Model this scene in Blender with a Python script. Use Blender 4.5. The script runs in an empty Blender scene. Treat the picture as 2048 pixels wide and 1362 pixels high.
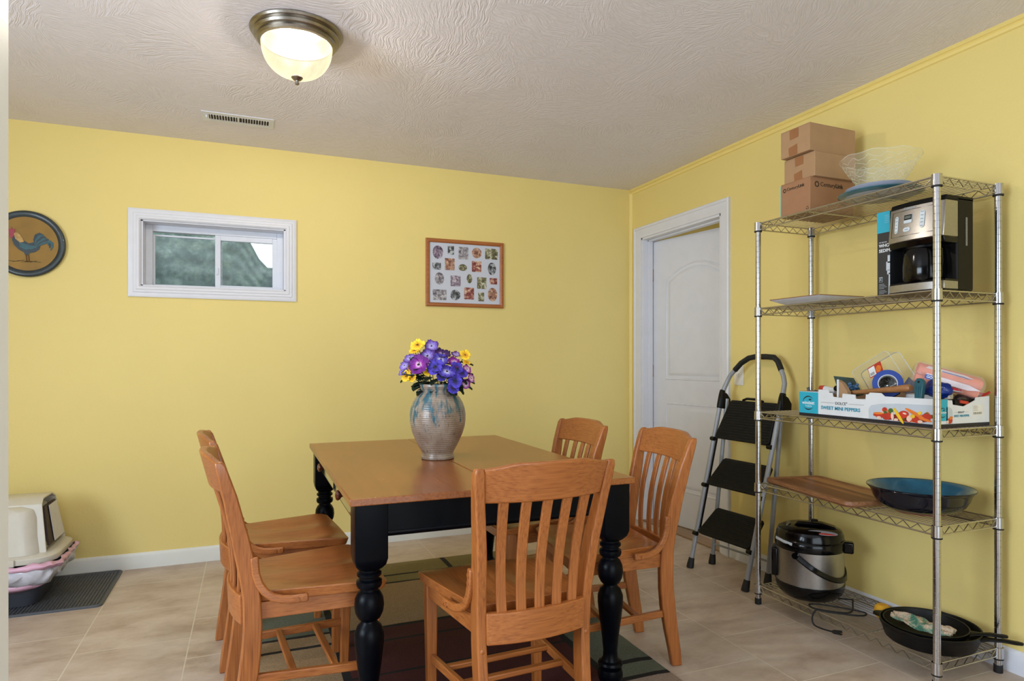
import bpy, bmesh, math, random
from mathutils import Vector, Matrix, noise

# ------------------------------------------------------------------ camera, light, exposure
SC = bpy.context.scene
COL = SC.collection
YAW = 0.3849
CAM_Z = 1.1685
XR, YB, H = 2.658, 4.169, 2.448          # right wall, back wall, ceiling
XL, YF = -2.4, -2.0                      # left wall, wall behind the camera

cam_d = bpy.data.cameras.new('camera')
cam_d.sensor_width = 36.0
cam_d.lens = 1293.6 * 36.0 / 2048.0
cam_d.shift_y = (721.4 - 681.0) / 2048.0
cam_d.clip_start = 0.02
cam = bpy.data.objects.new('camera', cam_d)
COL.objects.link(cam)
cam.location = (0, 0, CAM_Z)
cam.rotation_euler = (math.pi / 2, 0, -YAW)
SC.camera = cam

world = bpy.data.worlds.new('world')
SC.world = world
world.use_nodes = True
bg = world.node_tree.nodes['Background']
bg.inputs[0].default_value = (0.80, 0.92, 1.0, 1)
bg.inputs[1].default_value = 2.6

def area_light(name, loc, rot, sx, sy, power, color):
    l = bpy.data.lights.new(name, 'AREA')
    l.shape = 'RECTANGLE'; l.size = sx; l.size_y = sy
    l.energy = power; l.color = color
    o = bpy.data.objects.new(name, l)
    COL.objects.link(o); o.location = loc; o.rotation_euler = rot
    return o
# added area lights: soft fill from unseen openings behind the camera and at left
area_light('fill_rear', (0.55, YF + 0.06, 1.25), (math.radians(90), 0, 0), 2.6, 1.9, 42, (0.78, 0.88, 1.0))
area_light('fill_left', (XL + 0.06, 0.95, 1.45), (math.radians(90), 0, math.radians(-90)), 1.7, 1.2, 108, (0.70, 0.84, 1.0))

SC.view_settings.view_transform = 'Standard'
SC.view_settings.look = 'None'
SC.view_settings.exposure = -0.18
SC.view_settings.gamma = 1.0
SC.view_settings.use_curve_mapping = False

# ------------------------------------------------------------------ materials
def lin(r, g, b):
    f = lambda v: (v / 255.0 / 12.92) if v / 255.0 <= 0.04045 else ((v / 255.0 + 0.055) / 1.055) ** 2.4
    return (f(r), f(g), f(b), 1.0)

def newmat(name):
    m = bpy.data.materials.new(name); m.use_nodes = True
    nt = m.node_tree
    return m, nt, nt.nodes, nt.links, nt.nodes['Principled BSDF']

def ramp(N, stops):
    r = N.new('ShaderNodeValToRGB')
    e = r.color_ramp.elements
    while len(e) < len(stops): e.new(0.5)
    for k, (p, c) in enumerate(stops):
        e[k].position = p; e[k].color = c
    return r

def mixc(N, L, fac, a, b, mode='MIX'):
    m = N.new('ShaderNodeMix'); m.data_type = 'RGBA'; m.blend_type = mode
    for s, v in ((m.inputs[0], fac), (m.inputs[6], a), (m.inputs[7], b)):
        if hasattr(v, 'is_output'): L.new(v, s)
        else: s.default_value = v
    return m.outputs[2]

def plain(name, col, rough=0.5, metal=0.0, var=0.06, nscale=30.0, bump=0.0, bscale=200.0, spec=0.5, coat=0.0, trans=0.0, alpha=1.0, aniso=0.0, ior=1.5):
    """solid colour with a faint procedural mottling and an optional fine bump"""
    m, nt, N, L, P = newmat(name)
    tc = N.new('ShaderNodeTexCoord')
    n = N.new('ShaderNodeTexNoise'); n.inputs['Scale'].default_value = nscale; n.inputs['Detail'].default_value = 3
    L.new(tc.outputs['Object'], n.inputs['Vector'])
    lo = tuple(c * (1 - var) for c in col[:3]) + (1,)
    hi = tuple(min(1, c * (1 + var)) for c in col[:3]) + (1,)
    r = ramp(N, [(0.3, lo), (0.7, hi)])
    L.new(n.outputs['Fac'], r.inputs[0]); L.new(r.outputs[0], P.inputs['Base Color'])
    P.inputs['Roughness'].default_value = rough
    P.inputs['Metallic'].default_value = metal
    P.inputs['Specular IOR Level'].default_value = spec
    P.inputs['Coat Weight'].default_value = coat
    P.inputs['Coat Roughness'].default_value = 0.08
    P.inputs['Transmission Weight'].default_value = trans
    P.inputs['IOR'].default_value = ior
    P.inputs['Alpha'].default_value = alpha
    if aniso: P.inputs['Anisotropic'].default_value = aniso
    if bump:
        n2 = N.new('ShaderNodeTexNoise'); n2.inputs['Scale'].default_value = bscale; n2.inputs['Detail'].default_value = 4
        L.new(tc.outputs['Object'], n2.inputs['Vector'])
        b = N.new('ShaderNodeBump'); b.inputs['Strength'].default_value = bump; b.inputs['Distance'].default_value = 0.002
        L.new(n2.outputs['Fac'], b.inputs['Height']); L.new(b.outputs[0], P.inputs['Normal'])
    return m

def wood(name, dark, mid, light, axis='Z', rough=0.38, fine=1.0, coat=0.15):
    """grain runs along the object's local axis"""
    m, nt, N, L, P = newmat(name)
    tc = N.new('ShaderNodeTexCoord')
    s = [150.0 * fine] * 3; s['XYZ'.index(axis)] = 3.6 * fine
    mp = N.new('ShaderNodeMapping'); mp.inputs['Scale'].default_value = s
    L.new(tc.outputs['Object'], mp.inputs['Vector'])
    n = N.new('ShaderNodeTexNoise'); n.inputs['Scale'].default_value = 1.6; n.inputs['Detail'].default_value = 6; n.inputs['Distortion'].default_value = 0.25
    L.new(mp.outputs[0], n.inputs['Vector'])
    r = ramp(N, [(0.16, dark), (0.45, mid), (0.88, light)])
    L.new(n.outputs['Fac'], r.inputs[0])
    n2 = N.new('ShaderNodeTexNoise'); n2.inputs['Scale'].default_value = 5.0; n2.inputs['Detail'].default_value = 2
    L.new(tc.outputs['Object'], n2.inputs['Vector'])
    r2 = ramp(N, [(0.3, (0.86, 0.84, 0.82, 1)), (0.7, (1.06, 1.05, 1.04, 1))])
    L.new(n2.outputs['Fac'], r2.inputs[0])
    L.new(mixc(N, L, 1.0, r.outputs[0], r2.outputs[0], 'MULTIPLY'), P.inputs['Base Color'])
    P.inputs['Roughness'].default_value = rough
    P.inputs['Coat Weight'].default_value = coat; P.inputs['Coat Roughness'].default_value = 0.2
    b = N.new('ShaderNodeBump'); b.inputs['Strength'].default_value = 0.05; b.inputs['Distance'].default_value = 0.001
    L.new(n.outputs['Fac'], b.inputs['Height']); L.new(b.outputs[0], P.inputs['Normal'])
    return m

M = {}
def wall_mat(name, col):
    m, nt, N, L, P = newmat(name)
    tc = N.new('ShaderNodeTexCoord')
    n = N.new('ShaderNodeTexNoise'); n.inputs['Scale'].default_value = 1.1; n.inputs['Detail'].default_value = 3
    L.new(tc.outputs['Object'], n.inputs['Vector'])
    r = ramp(N, [(0.3, tuple(c * 0.97 for c in col[:3]) + (1,)), (0.7, tuple(c * 1.03 for c in col[:3]) + (1,))])
    L.new(n.outputs['Fac'], r.inputs[0]); L.new(r.outputs[0], P.inputs['Base Color'])
    P.inputs['Roughness'].default_value = 0.62
    n2 = N.new('ShaderNodeTexNoise'); n2.inputs['Scale'].default_value = 110; n2.inputs['Detail'].default_value = 5
    L.new(tc.outputs['Object'], n2.inputs['Vector'])
    b = N.new('ShaderNodeBump'); b.inputs['Strength'].default_value = 0.22; b.inputs['Distance'].default_value = 0.003
    L.new(n2.outputs['Fac'], b.inputs['Height']); L.new(b.outputs[0], P.inputs['Normal'])
    return m
M['wall'] = wall_mat('yellow_wall_paint', lin(228, 206, 128))
M['wall_trim'] = plain('yellow_trim_paint', lin(234, 210, 128), 0.5, var=0.02, nscale=4)
M['white'] = plain('white_trim_paint', lin(218, 218, 224), 0.42, var=0.02, nscale=12)
M['cream'] = plain('cream_baseboard_paint', lin(222, 222, 214), 0.45, var=0.03, nscale=8)
M['vinyl'] = plain('white_vinyl', lin(214, 217, 226), 0.35, var=0.02)
M['beyond'] = plain('adjoining_room_paint', lin(120, 116, 112), 0.8, var=0.03, nscale=3)
M['hall'] = plain('hall_paint', lin(225, 205, 190), 0.7, var=0.02)

def ceiling_mat():
    m, nt, N, L, P = newmat('trowelled_ceiling')
    P.inputs['Base Color'].default_value = lin(228, 222, 226)
    P.inputs['Roughness'].default_value = 0.75
    tc = N.new('ShaderNodeTexCoord')
    geo = tc.outputs['Object']
    # warp the cell lookup so the strokes overlap irregularly
    w = N.new('ShaderNodeTexNoise'); w.inputs['Scale'].default_value = 3.0; w.inputs['Detail'].default_value = 2
    L.new(geo, w.inputs['Vector'])
    sub = N.new('ShaderNodeVectorMath'); sub.operation = 'SUBTRACT'; L.new(w.outputs['Color'], sub.inputs[0]); sub.inputs[1].default_value = (0.5, 0.5, 0.5)
    sc = N.new('ShaderNodeVectorMath'); sc.operation = 'SCALE'; L.new(sub.outputs[0], sc.inputs[0]); sc.inputs[3].default_value = 0.20
    ad = N.new('ShaderNodeVectorMath'); ad.operation = 'ADD'; L.new(geo, ad.inputs[0]); L.new(sc.outputs[0], ad.inputs[1])
    heights = []
    for k, (cells, seed) in enumerate(((2.7, 0.0), (3.9, 7.3))):
        off = N.new('ShaderNodeVectorMath'); off.operation = 'ADD'; L.new(ad.outputs[0], off.inputs[0]); off.inputs[1].default_value = (seed, seed * 0.7, 0)
        v = N.new('ShaderNodeTexVoronoi'); v.voronoi_dimensions = '2D'; v.inputs['Scale'].default_value = cells
        L.new(off.outputs[0], v.inputs['Vector'])
        sep = N.new('ShaderNodeSeparateColor'); L.new(v.outputs['Color'], sep.inputs[0])
        ang = N.new('ShaderNodeMath'); ang.operation = 'MULTIPLY'; L.new(sep.outputs[0], ang.inputs[0]); ang.inputs[1].default_value = 3.14
        rot = N.new('ShaderNodeVectorRotate'); rot.rotation_type = 'Z_AXIS'; L.new(ad.outputs[0], rot.inputs['Vector']); L.new(ang.outputs[0], rot.inputs['Angle'])
        mp = N.new('ShaderNodeMapping'); mp.inputs['Scale'].default_value = (7.0, 62.0, 1.0); L.new(rot.outputs[0], mp.inputs['Vector'])
        n = N.new('ShaderNodeTexNoise'); n.noise_dimensions = '2D'; n.inputs['Scale'].default_value = 1.3; n.inputs['Detail'].default_value = 3; n.inputs['Distortion'].default_value = 0.3
        L.new(mp.outputs[0], n.inputs['Vector'])
        # ridged strokes
        a = N.new('ShaderNodeMath'); a.operation = 'SUBTRACT'; L.new(n.outputs['Fac'], a.inputs[0]); a.inputs[1].default_value = 0.5
        b = N.new('ShaderNodeMath'); b.operation = 'ABSOLUTE'; L.new(a.outputs[0], b.inputs[0])
        c = N.new('ShaderNodeMath'); c.operation = 'MULTIPLY'; L.new(b.outputs[0], c.inputs[0]); c.inputs[1].default_value = -7.0
        d = N.new('ShaderNodeMath'); d.operation = 'EXPONENT'; L.new(c.outputs[0], d.inputs[0])
        heights.append(d.outputs[0])
    big = N.new('ShaderNodeTexNoise'); big.inputs['Scale'].default_value = 2.2; L.new(geo, big.inputs['Vector'])
    fr = ramp(N, [(0.42, (0, 0, 0, 1)), (0.58, (1, 1, 1, 1))]); L.new(big.outputs['Fac'], fr.inputs[0])
    mx = N.new('ShaderNodeMix'); L.new(fr.outputs[0], mx.inputs[0]); L.new(heights[0], mx.inputs[2]); L.new(heights[1], mx.inputs[3])
    bp = N.new('ShaderNodeBump'); bp.inputs['Strength'].default_value = 0.55; bp.inputs['Distance'].default_value = 0.004
    L.new(mx.outputs[0], bp.inputs['Height']); L.new(bp.outputs[0], P.inputs['Normal'])
    return m
M['ceiling'] = ceiling_mat()

def floor_mat():
    m, nt, N, L, P = newmat('ceramic_floor_tiles')
    tc = N.new('ShaderNodeTexCoord')
    sep = N.new('ShaderNodeSeparateXYZ'); L.new(tc.outputs['Object'], sep.inputs[0])
    w = 0.4165
    ux = N.new('ShaderNodeMath'); ux.operation = 'ADD'; L.new(sep.outputs['Y'], ux.inputs[0]); ux.inputs[1].default_value = -0.33 + w * 20
    vy = N.new('ShaderNodeMath'); vy.operation = 'ADD'; L.new(sep.outputs['X'], vy.inputs[0]); vy.inputs[1].default_value = 0.65 + w * 10
    cb = N.new('ShaderNodeCombineXYZ'); L.new(ux.outputs[0], cb.inputs[0]); L.new(vy.outputs[0], cb.inputs[1])
    br = N.new('ShaderNodeTexBrick'); L.new(cb.outputs[0], br.inputs['Vector'])
    br.offset = 0.5; br.offset_frequency = 2; br.squash = 1.0
    br.inputs['Scale'].default_value = 1.0; br.inputs['Mortar Size'].default_value = 0.0028
    br.inputs['Brick Width'].default_value = w; br.inputs['Row Height'].default_value = w; br.inputs['Mortar Smooth'].default_value = 0.15
    br.inputs['Color1'].default_value = (0.93, 0.93, 0.93, 1); br.inputs['Color2'].default_value = (1.03, 1.02, 1.0, 1); br.inputs['Mortar'].default_value = (1, 1, 1, 1)
    mp = N.new('ShaderNodeMapping'); mp.inputs['Scale'].default_value = (3.2, 5.6, 1.0); L.new(tc.outputs['Object'], mp.inputs['Vector'])
    n = N.new('ShaderNodeTexNoise'); n.inputs['Scale'].default_value = 1.1; n.inputs['Detail'].default_value = 10; n.inputs['Roughness'].default_value = 0.70; n.inputs['Distortion'].default_value = 0.15
    L.new(mp.outputs[0], n.inputs['Vector'])
    r = ramp(N, [(0.30, lin(160, 138, 120)), (0.5, lin(188, 170, 154)), (0.70, lin(204, 190, 176))])
    L.new(n.outputs['Fac'], r.inputs[0])
    tile = mixc(N, L, 1.0, r.outputs[0], br.outputs['Color'], 'MULTIPLY')
    L.new(mixc(N, L, br.outputs['Fac'], tile, lin(206, 194, 176)), P.inputs['Base Color'])
    rr = N.new('ShaderNodeMapRange'); L.new(n.outputs['Fac'], rr.inputs[0]); rr.inputs[3].default_value = 0.38; rr.inputs[4].default_value = 0.52
    L.new(rr.outputs[0], P.inputs['Roughness'])
    b = N.new('ShaderNodeBump'); b.invert = True; b.inputs['Strength'].default_value = 0.5; b.inputs['Distance'].default_value = 0.002
    L.new(br.outputs['Fac'], b.inputs['Height']); L.new(b.outputs[0], P.inputs['Normal'])
    return m
M['floor'] = floor_mat()

OAK = (lin(112, 58, 24), lin(162, 94, 43), lin(188, 118, 58))
for ax in 'XYZ': M['oak' + ax] = wood('honey_oak_' + ax.lower(), *OAK, axis=ax)
for ax in 'XY': M['top' + ax] = wood('table_top_wood_' + ax.lower(), lin(110, 58, 24), lin(144, 82, 37), lin(166, 102, 50), axis=ax, rough=0.27, fine=0.6, coat=0.15)
M['black_paint'] = plain('black_lacquer', lin(4, 6, 11), 0.33, var=0.2, nscale=25, spec=0.10)
M['knob'] = plain('red_stained_knob', lin(110, 48, 28), 0.25, coat=0.4)
M['chrome'] = plain('chrome', (0.52, 0.52, 0.53, 1), 0.18, 1.0, var=0.04)
M['chrome_wire'] = plain('zinc_wire', (0.56, 0.54, 0.50, 1), 0.28, 1.0, var=0.04)
M['nickel'] = plain('brushed_nickel', (0.33, 0.30, 0.26, 1), 0.3, 1.0, var=0.08, nscale=80)
M['steel'] = plain('brushed_steel', (0.38, 0.37, 0.36, 1), 0.30, 1.0, var=0.05, nscale=90, aniso=0.6)
M['grey_metal'] = plain('grey_powder_coat', lin(150, 152, 156), 0.40, 0.15, var=0.04)
M['black'] = plain('black_plastic', lin(13, 12, 12), 0.42, var=0.15, spec=0.2)
M['black_gloss'] = plain('glossy_black_plastic', lin(5, 5, 6), 0.14, var=0.1, spec=0.3)
M['black_rubber'] = plain('black_rubber', lin(13, 13, 13), 0.65, var=0.1)
M['iron'] = plain('cast_iron', lin(6, 6, 7), 0.45, var=0.25, spec=0.25, bump=0.3, bscale=350)
M['card'] = plain('cardboard', lin(170, 134, 98), 0.8, var=0.05, nscale=14, bump=0.1)
M['card2'] = plain('printed_cardboard', lin(160, 116, 82), 0.75, var=0.04, nscale=14)
M['tape'] = plain('packing_tape', lin(152, 102, 64), 0.35, var=0.04)
M['ink'] = plain('black_ink', lin(26, 24, 24), 0.6)
M['ink_brown'] = plain('dark_brown_ink', lin(58, 36, 26), 0.6)
M['teal_print'] = plain('teal_print', lin(34, 166, 192), 0.45, var=0.02)
M['white_card'] = plain('white_coated_card', lin(220, 222, 224), 0.5, var=0.02)
M['kraft'] = plain('kraft_board', lin(178, 144, 108), 0.8)
M['white_print'] = plain('white_print', lin(235, 238, 240), 0.5)
M['blueprint'] = plain('teal_ink', lin(20, 140, 168), 0.5)
M['greyprint'] = plain('pale_grey_print', lin(190, 198, 206), 0.5, var=0.03)
M['red_print'] = plain('red_print', lin(188, 52, 34), 0.45, var=0.2)
M['orange_print'] = plain('orange_print', lin(224, 120, 44), 0.45, var=0.2)
M['yellow_print'] = plain('yellow_print', lin(236, 190, 40), 0.45, var=0.1)
M['green_print'] = plain('green_print', lin(60, 96, 36), 0.5, var=0.2)
M['pink_print'] = plain('pale_pink_print', lin(232, 196, 176), 0.5, var=0.1)
M['plastic_clear'] = plain('clear_plastic', (0.92, 0.93, 0.92, 1), 0.10, var=0.0, alpha=0.07, coat=0.3)
M['glass_bowl'] = plain('clear_pressed_glass', (0.78, 0.82, 0.72, 1), 0.07, var=0.01, alpha=0.15, coat=0.3)
M['glass_relief'] = plain('glass_relief_lines', (0.86, 0.88, 0.76, 1), 0.1, var=0.0, alpha=0.26)
M['plastic_edge'] = plain('clear_plastic_edge', (0.9, 0.9, 0.86, 1), 0.12, var=0.0, alpha=0.55)
M['blue_tape'] = plain('painters_blue_tape', lin(24, 62, 150), 0.5, var=0.05)
M['teal_plastic'] = plain('teal_plastic', lin(16, 84, 98), 0.35)
M['blue_plastic'] = plain('blue_plastic_film', lin(18, 44, 120), 0.3, bump=0.3, bscale=60)
M['salmon'] = plain('salmon_nap', lin(224, 132, 104), 0.85, var=0.1, bump=0.4, bscale=300)
M['litter_beige'] = plain('beige_plastic', lin(200, 194, 180), 0.3, var=0.02)
M['litter_dark'] = plain('dark_grey_plastic', lin(58, 60, 68), 0.4)
M['pink'] = plain('pink_film', lin(214, 168, 190), 0.35, var=0.1, nscale=18)
M['film'] = plain('clear_crinkled_film', lin(196, 196, 204), 0.2, var=0.12, nscale=22, bump=0.5, bscale=40)
M['mat_grey'] = plain('grey_rubber_mat', lin(74, 78, 84), 0.5, var=0.05)
M['glaze_blue'] = plain('turquoise_glaze', lin(46, 98, 122), 0.15, var=0.25, nscale=16, coat=0.5)
M['glaze_navy'] = plain('navy_glaze', lin(7, 10, 24), 0.14, var=0.35, nscale=12)
M['terracotta'] = plain('terracotta_foot', lin(120, 66, 52), 0.7)
M['teal_ceramic'] = plain('teal_ceramic', lin(60, 104, 116), 0.2, var=0.2, nscale=14, coat=0.3)
M['grey_ceramic'] = plain('grey_white_ceramic', lin(168, 172, 188), 0.25, var=0.05)
M['white_ceramic'] = plain('white_ceramic', lin(206, 206, 212), 0.25, var=0.03)
M['brown_rim'] = plain('brown_rim_glaze', lin(150, 104, 66), 0.4)
M['sponge'] = plain('yellow_sponge', lin(214, 158, 36), 0.8, var=0.15, bump=0.4, bscale=120)
M['switch'] = plain('white_switch_plastic', lin(226, 222, 214), 0.35, var=0.01)
M['photo_mat'] = plain('white_mat_board', lin(196, 200, 212), 0.3, var=0.01, coat=0.3)
M['brass'] = plain('aged_brass', (0.45, 0.30, 0.14, 1), 0.4, 1.0)
M['handle_wood'] = wood('hammer_handle_wood', lin(120, 78, 46), lin(158, 108, 66), lin(182, 134, 90), axis='Y')
M['cutter'] = wood('acacia_board', lin(84, 48, 28), lin(136, 90, 56), lin(168, 122, 82), axis='Y', rough=0.5, fine=0.5, coat=0.0)

def lamp_glass_mat(name, col, strength):
    """milky alabaster glass: part of the bulbs' light passes straight through, the rest makes the glass glow"""
    m, nt, N, L, P = newmat(name)
    P.inputs['Base Color'].default_value = tuple(c * 0.004 for c in col[:3]) + (1,)
    P.inputs['Emission Color'].default_value = col
    P.inputs['Roughness'].default_value = 0.2
    tc = N.new('ShaderNodeTexCoord')
    n = N.new('ShaderNodeTexNoise'); n.inputs['Scale'].default_value = 7; n.inputs['Detail'].default_value = 4; n.inputs['Distortion'].default_value = 1.2
    L.new(tc.outputs['Object'], n.inputs['Vector'])
    r = N.new('ShaderNodeMapRange'); L.new(n.outputs['Fac'], r.inputs[0]); r.inputs[1].default_value = 0.3; r.inputs[2].default_value = 0.7
    r.inputs[3].default_value = strength * 0.75; r.inputs[4].default_value = strength * 1.15
    L.new(r.outputs[0], P.inputs['Emission Strength'])
    tr = N.new('ShaderNodeBsdfTransparent'); tr.inputs[0].default_value = (1.0, 0.95, 0.84, 1)
    mx = N.new('ShaderNodeMixShader'); mx.inputs[0].default_value = 0.62
    L.new(tr.outputs[0], mx.inputs[1]); L.new(P.outputs[0], mx.inputs[2]); L.new(mx.outputs[0], N['Material Output'].inputs[0])
    return m
M['lamp_glass'] = lamp_glass_mat('lit_alabaster_glass', (1.0, 0.88, 0.60, 1), 1.25)

# ------------------------------------------------------------------ geometry helpers
ORG = {}
class MB:
    def __init__(s): s.bm = bmesh.new(); s.mi = 0
    def add(s, vs, fs, X=None):
        b = [s.bm.verts.new((X @ Vector(v)) if X is not None else Vector(v)) for v in vs]
        for f in fs:
            try: fa = s.bm.faces.new([b[i] for i in f]); fa.material_index = s.mi
            except ValueError: pass
        return b
    def box(s, a, b, X=None):
        (x0, y0, z0), (x1, y1, z1) = a, b
        vs = [(x0,y0,z0),(x1,y0,z0),(x1,y1,z0),(x0,y1,z0),(x0,y0,z1),(x1,y0,z1),(x1,y1,z1),(x0,y1,z1)]
        s.add(vs, [(0,3,2,1),(4,5,6,7),(0,1,5,4),(1,2,6,5),(2,3,7,6),(3,0,4,7)], X); return s
    def cbox(s, c, d, X=None):
        return s.box([c[i] - d[i] / 2 for i in range(3)], [c[i] + d[i] / 2 for i in range(3)], X)
    def loft(s, rings, caps=True, closed=False, X=None):
        n = len(rings[0]); vs = [v for r in rings for v in r]; fs = []
        m = len(rings)
        for i in range(m if closed else m - 1):
            for j in range(n):
                a = i * n + j; b = i * n + (j + 1) % n; c = ((i + 1) % m) * n + (j + 1) % n; d = ((i + 1) % m) * n + j
                fs.append((a, b, c, d))
        if caps and not closed:
            fs.append(tuple(range(n))[::-1]); fs.append(tuple((m - 1) * n + j for j in range(n)))
        s.add(vs, fs, X); return s
    def tube(s, pts, r, n=10, closed=False, caps=True, flat=None, X=None, up=None):
        """round (or, with flat=(w,h), rectangular) bar along a path; r may be a list"""
        pts = [Vector(p) for p in pts]; m = len(pts); rings = []
        if not isinstance(r, (list, tuple)): r = [r] * m
        prev = None
        for i, p in enumerate(pts):
            if closed: t = pts[(i + 1) % m] - pts[i - 1]
            else: t = pts[min(i + 1, m - 1)] - pts[max(i - 1, 0)]
            t.normalize()
            if up is not None: u = Vector(up)
            elif prev is not None: u = prev
            else: u = Vector((0, 0, 1)) if abs(t.z) < 0.9 else Vector((1, 0, 0))
            u = (u - t * u.dot(t)).normalized(); prev = u; v = t.cross(u)
            if flat:
                w, h = flat[0] / 2 * r[i], flat[1] / 2 * r[i]
                rings.append([p + v * a * w + u * b * h for a, b in ((-1,-1),(1,-1),(1,1),(-1,1))])
            else:
                rings.append([p + (u * math.cos(k * 2 * math.pi / n) + v * math.sin(k * 2 * math.pi / n)) * r[i] for k in range(n)])
        return s.loft(rings, caps, closed, X)
    def cyl(s, a, b, r, n=20, r2=None, caps=True, X=None):
        return s.tube([a, b], [r, r if r2 is None else r2], n, caps=caps, X=X)
    def lathe(s, prof, c=(0, 0, 0), n=40, X=None, closed=False, fn=None):
        """prof: [(r, z)]; poles when r is 0"""
        vs = []; idx = []
        for r, z in prof:
            if r < 1e-6: vs.append((c[0], c[1], c[2] + z)); idx.append([len(vs) - 1] * n)
            else:
                row = []
                for k in range(n):
                    a = 2 * math.pi * k / n; rr, zz = (fn(r, z, a) if fn else (r, z))
                    vs.append((c[0] + rr * math.cos(a), c[1] + rr * math.sin(a), c[2] + zz)); row.append(len(vs) - 1)
                idx.append(row)
        fs = []; m = len(prof)
        for i in range(m if closed else m - 1):
            A, B = idx[i], idx[(i + 1) % m]
            for k in range(n):
                f = [A[k], A[(k + 1) % n], B[(k + 1) % n], B[k]]
                g = []
                for q in f:
                    if q not in g: g.append(q)
                if len(g) > 2: fs.append(tuple(g))
        s.add(vs, fs, X); return s
    def prism(s, poly, z0, z1, X=None):
        n = len(poly)
        vs = [(p[0], p[1], z0) for p in poly] + [(p[0], p[1], z1) for p in poly]
        fs = [tuple(range(n))[::-1], tuple(range(n, 2 * n))] + [(i, (i + 1) % n, n + (i + 1) % n, n + i) for i in range(n)]
        s.add(vs, fs, X); return s
    def grid(s, fn, nu, nv, thick=None, X=None):
        vs = [fn(i / nu, j / nv) for i in range(nu + 1) for j in range(nv + 1)]
        fs = [(i * (nv + 1) + j, (i + 1) * (nv + 1) + j, (i + 1) * (nv + 1) + j + 1, i * (nv + 1) + j + 1) for i in range(nu) for j in range(nv)]
        s.add(vs, fs, X); return s
    def sphere(s, c, r, n=16, m=10, sc=(1, 1, 1), X=None):
        T = Matrix.Translation(c) @ Matrix.Diagonal((*sc, 1))
        if X is not None: T = X @ T
        prof = [(r * math.sin(math.pi * i / m), -r * math.cos(math.pi * i / m)) for i in range(m + 1)]
        prof[0] = (0, -r); prof[-1] = (0, r)
        return s.lathe(prof, n=n, X=T)
    def build(s, name, mat, parent=None, bevel=0.0, org=None, angle=35, solid=0.0, sub=0, seg=2, flat=False):
        o_ = ORG.get(parent.name, Vector()) if parent is not None else Vector(org if org is not None else (0, 0, 0))
        bmesh.ops.translate(s.bm, verts=s.bm.verts, vec=-o_)
        bmesh.ops.recalc_face_normals(s.bm, faces=s.bm.faces)
        me = bpy.data.meshes.new(name); s.bm.to_mesh(me); s.bm.free()
        for mm in (mat if isinstance(mat, (list, tuple)) else [mat]): me.materials.append(M[mm] if isinstance(mm, str) else mm)
        if not flat:
            me.polygons.foreach_set('use_smooth', [True] * len(me.polygons))
            me.set_sharp_from_angle(angle=math.radians(angle))
        o = bpy.data.objects.new(name, me); COL.objects.link(o)
        if parent is not None:
            o.parent = parent; ORG[o.name] = o_
        else:
            o.location = o_; ORG[o.name] = o_
        if solid:
            md = o.modifiers.new('thickness', 'SOLIDIFY'); md.thickness = solid; md.offset = 0
        if bevel:
            md = o.modifiers.new('bevel', 'BEVEL'); md.width = bevel; md.segments = seg; md.limit_method = 'ANGLE'; md.angle_limit = math.radians(40)
            md.harden_normals = False
        if sub:
            md = o.modifiers.new('smooth', 'SUBSURF'); md.levels = sub; md.render_levels = sub
        return o

def thing(name, label, cat, loc=(0, 0, 0), rz=0.0, group=None, local=False):
    o = bpy.data.objects.new(name, None); COL.objects.link(o)
    o.empty_display_size = 0.05
    o.location = loc; o.rotation_euler = (0, 0, rz)
    o['label'] = label; o['category'] = cat
    if group: o['group'] = group
    ORG[o.name] = Vector() if local else Vector(loc)
    return o
def tag(o, label, cat, group=None):
    o['label'] = label; o['category'] = cat
    if group: o['group'] = group
    return o
def struct(o): o['kind'] = 'structure'; return o
def copy_tree(o, parent=None):
    c = o.copy(); COL.objects.link(c)
    if parent is not None: c.parent = parent
    for ch in [x for x in bpy.data.objects if x.parent == o]: copy_tree(ch, c)
    return c

# planes for flat print: origin, right, up, outward normal
def frame(o, r, u):
    r = Vector(r).normalized(); u = Vector(u).normalized(); n = r.cross(u)
    return Matrix(((r.x, u.x, n.x, o[0]), (r.y, u.y, n.y, o[1]), (r.z, u.z, n.z, o[2]), (0, 0, 0, 1)))
def face_west(x, y, z): return frame((x, y, z), (0, -1, 0), (0, 0, 1))    # faces -x, reads left to right along -y
def face_south(x, y, z): return frame((x, y, z), (1, 0, 0), (0, 0, 1))    # faces -y
def decal(name, poly, X, mat, parent, t=0.0006, lift=0.0002):
    return MB().prism(poly, lift, lift + t, X).build(name, mat, parent, flat=True)
def rect(x0, y0, x1, y1): return [(x0, y0), (x1, y0), (x1, y1), (x0, y1)]
def ellipse(cx, cy, rx, ry, n=24, rot=0.0):
    c, s = math.cos(rot), math.sin(rot)
    return [(cx + rx * math.cos(a) * c - ry * math.sin(a) * s, cy + rx * math.cos(a) * s + ry * math.sin(a) * c) for a in [2 * math.pi * k / n for k in range(n)]]
def rrect(x0, y0, x1, y1, r, n=5):
    out = []
    for cx, cy, a0 in ((x1 - r, y0 + r, -90), (x1 - r, y1 - r, 0), (x0 + r, y1 - r, 90), (x0 + r, y0 + r, 180)):
        for k in range(n + 1):
            a = math.radians(a0 + 90 * k / n); out.append((cx + r * math.cos(a), cy + r * math.sin(a)))
    return out
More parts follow.
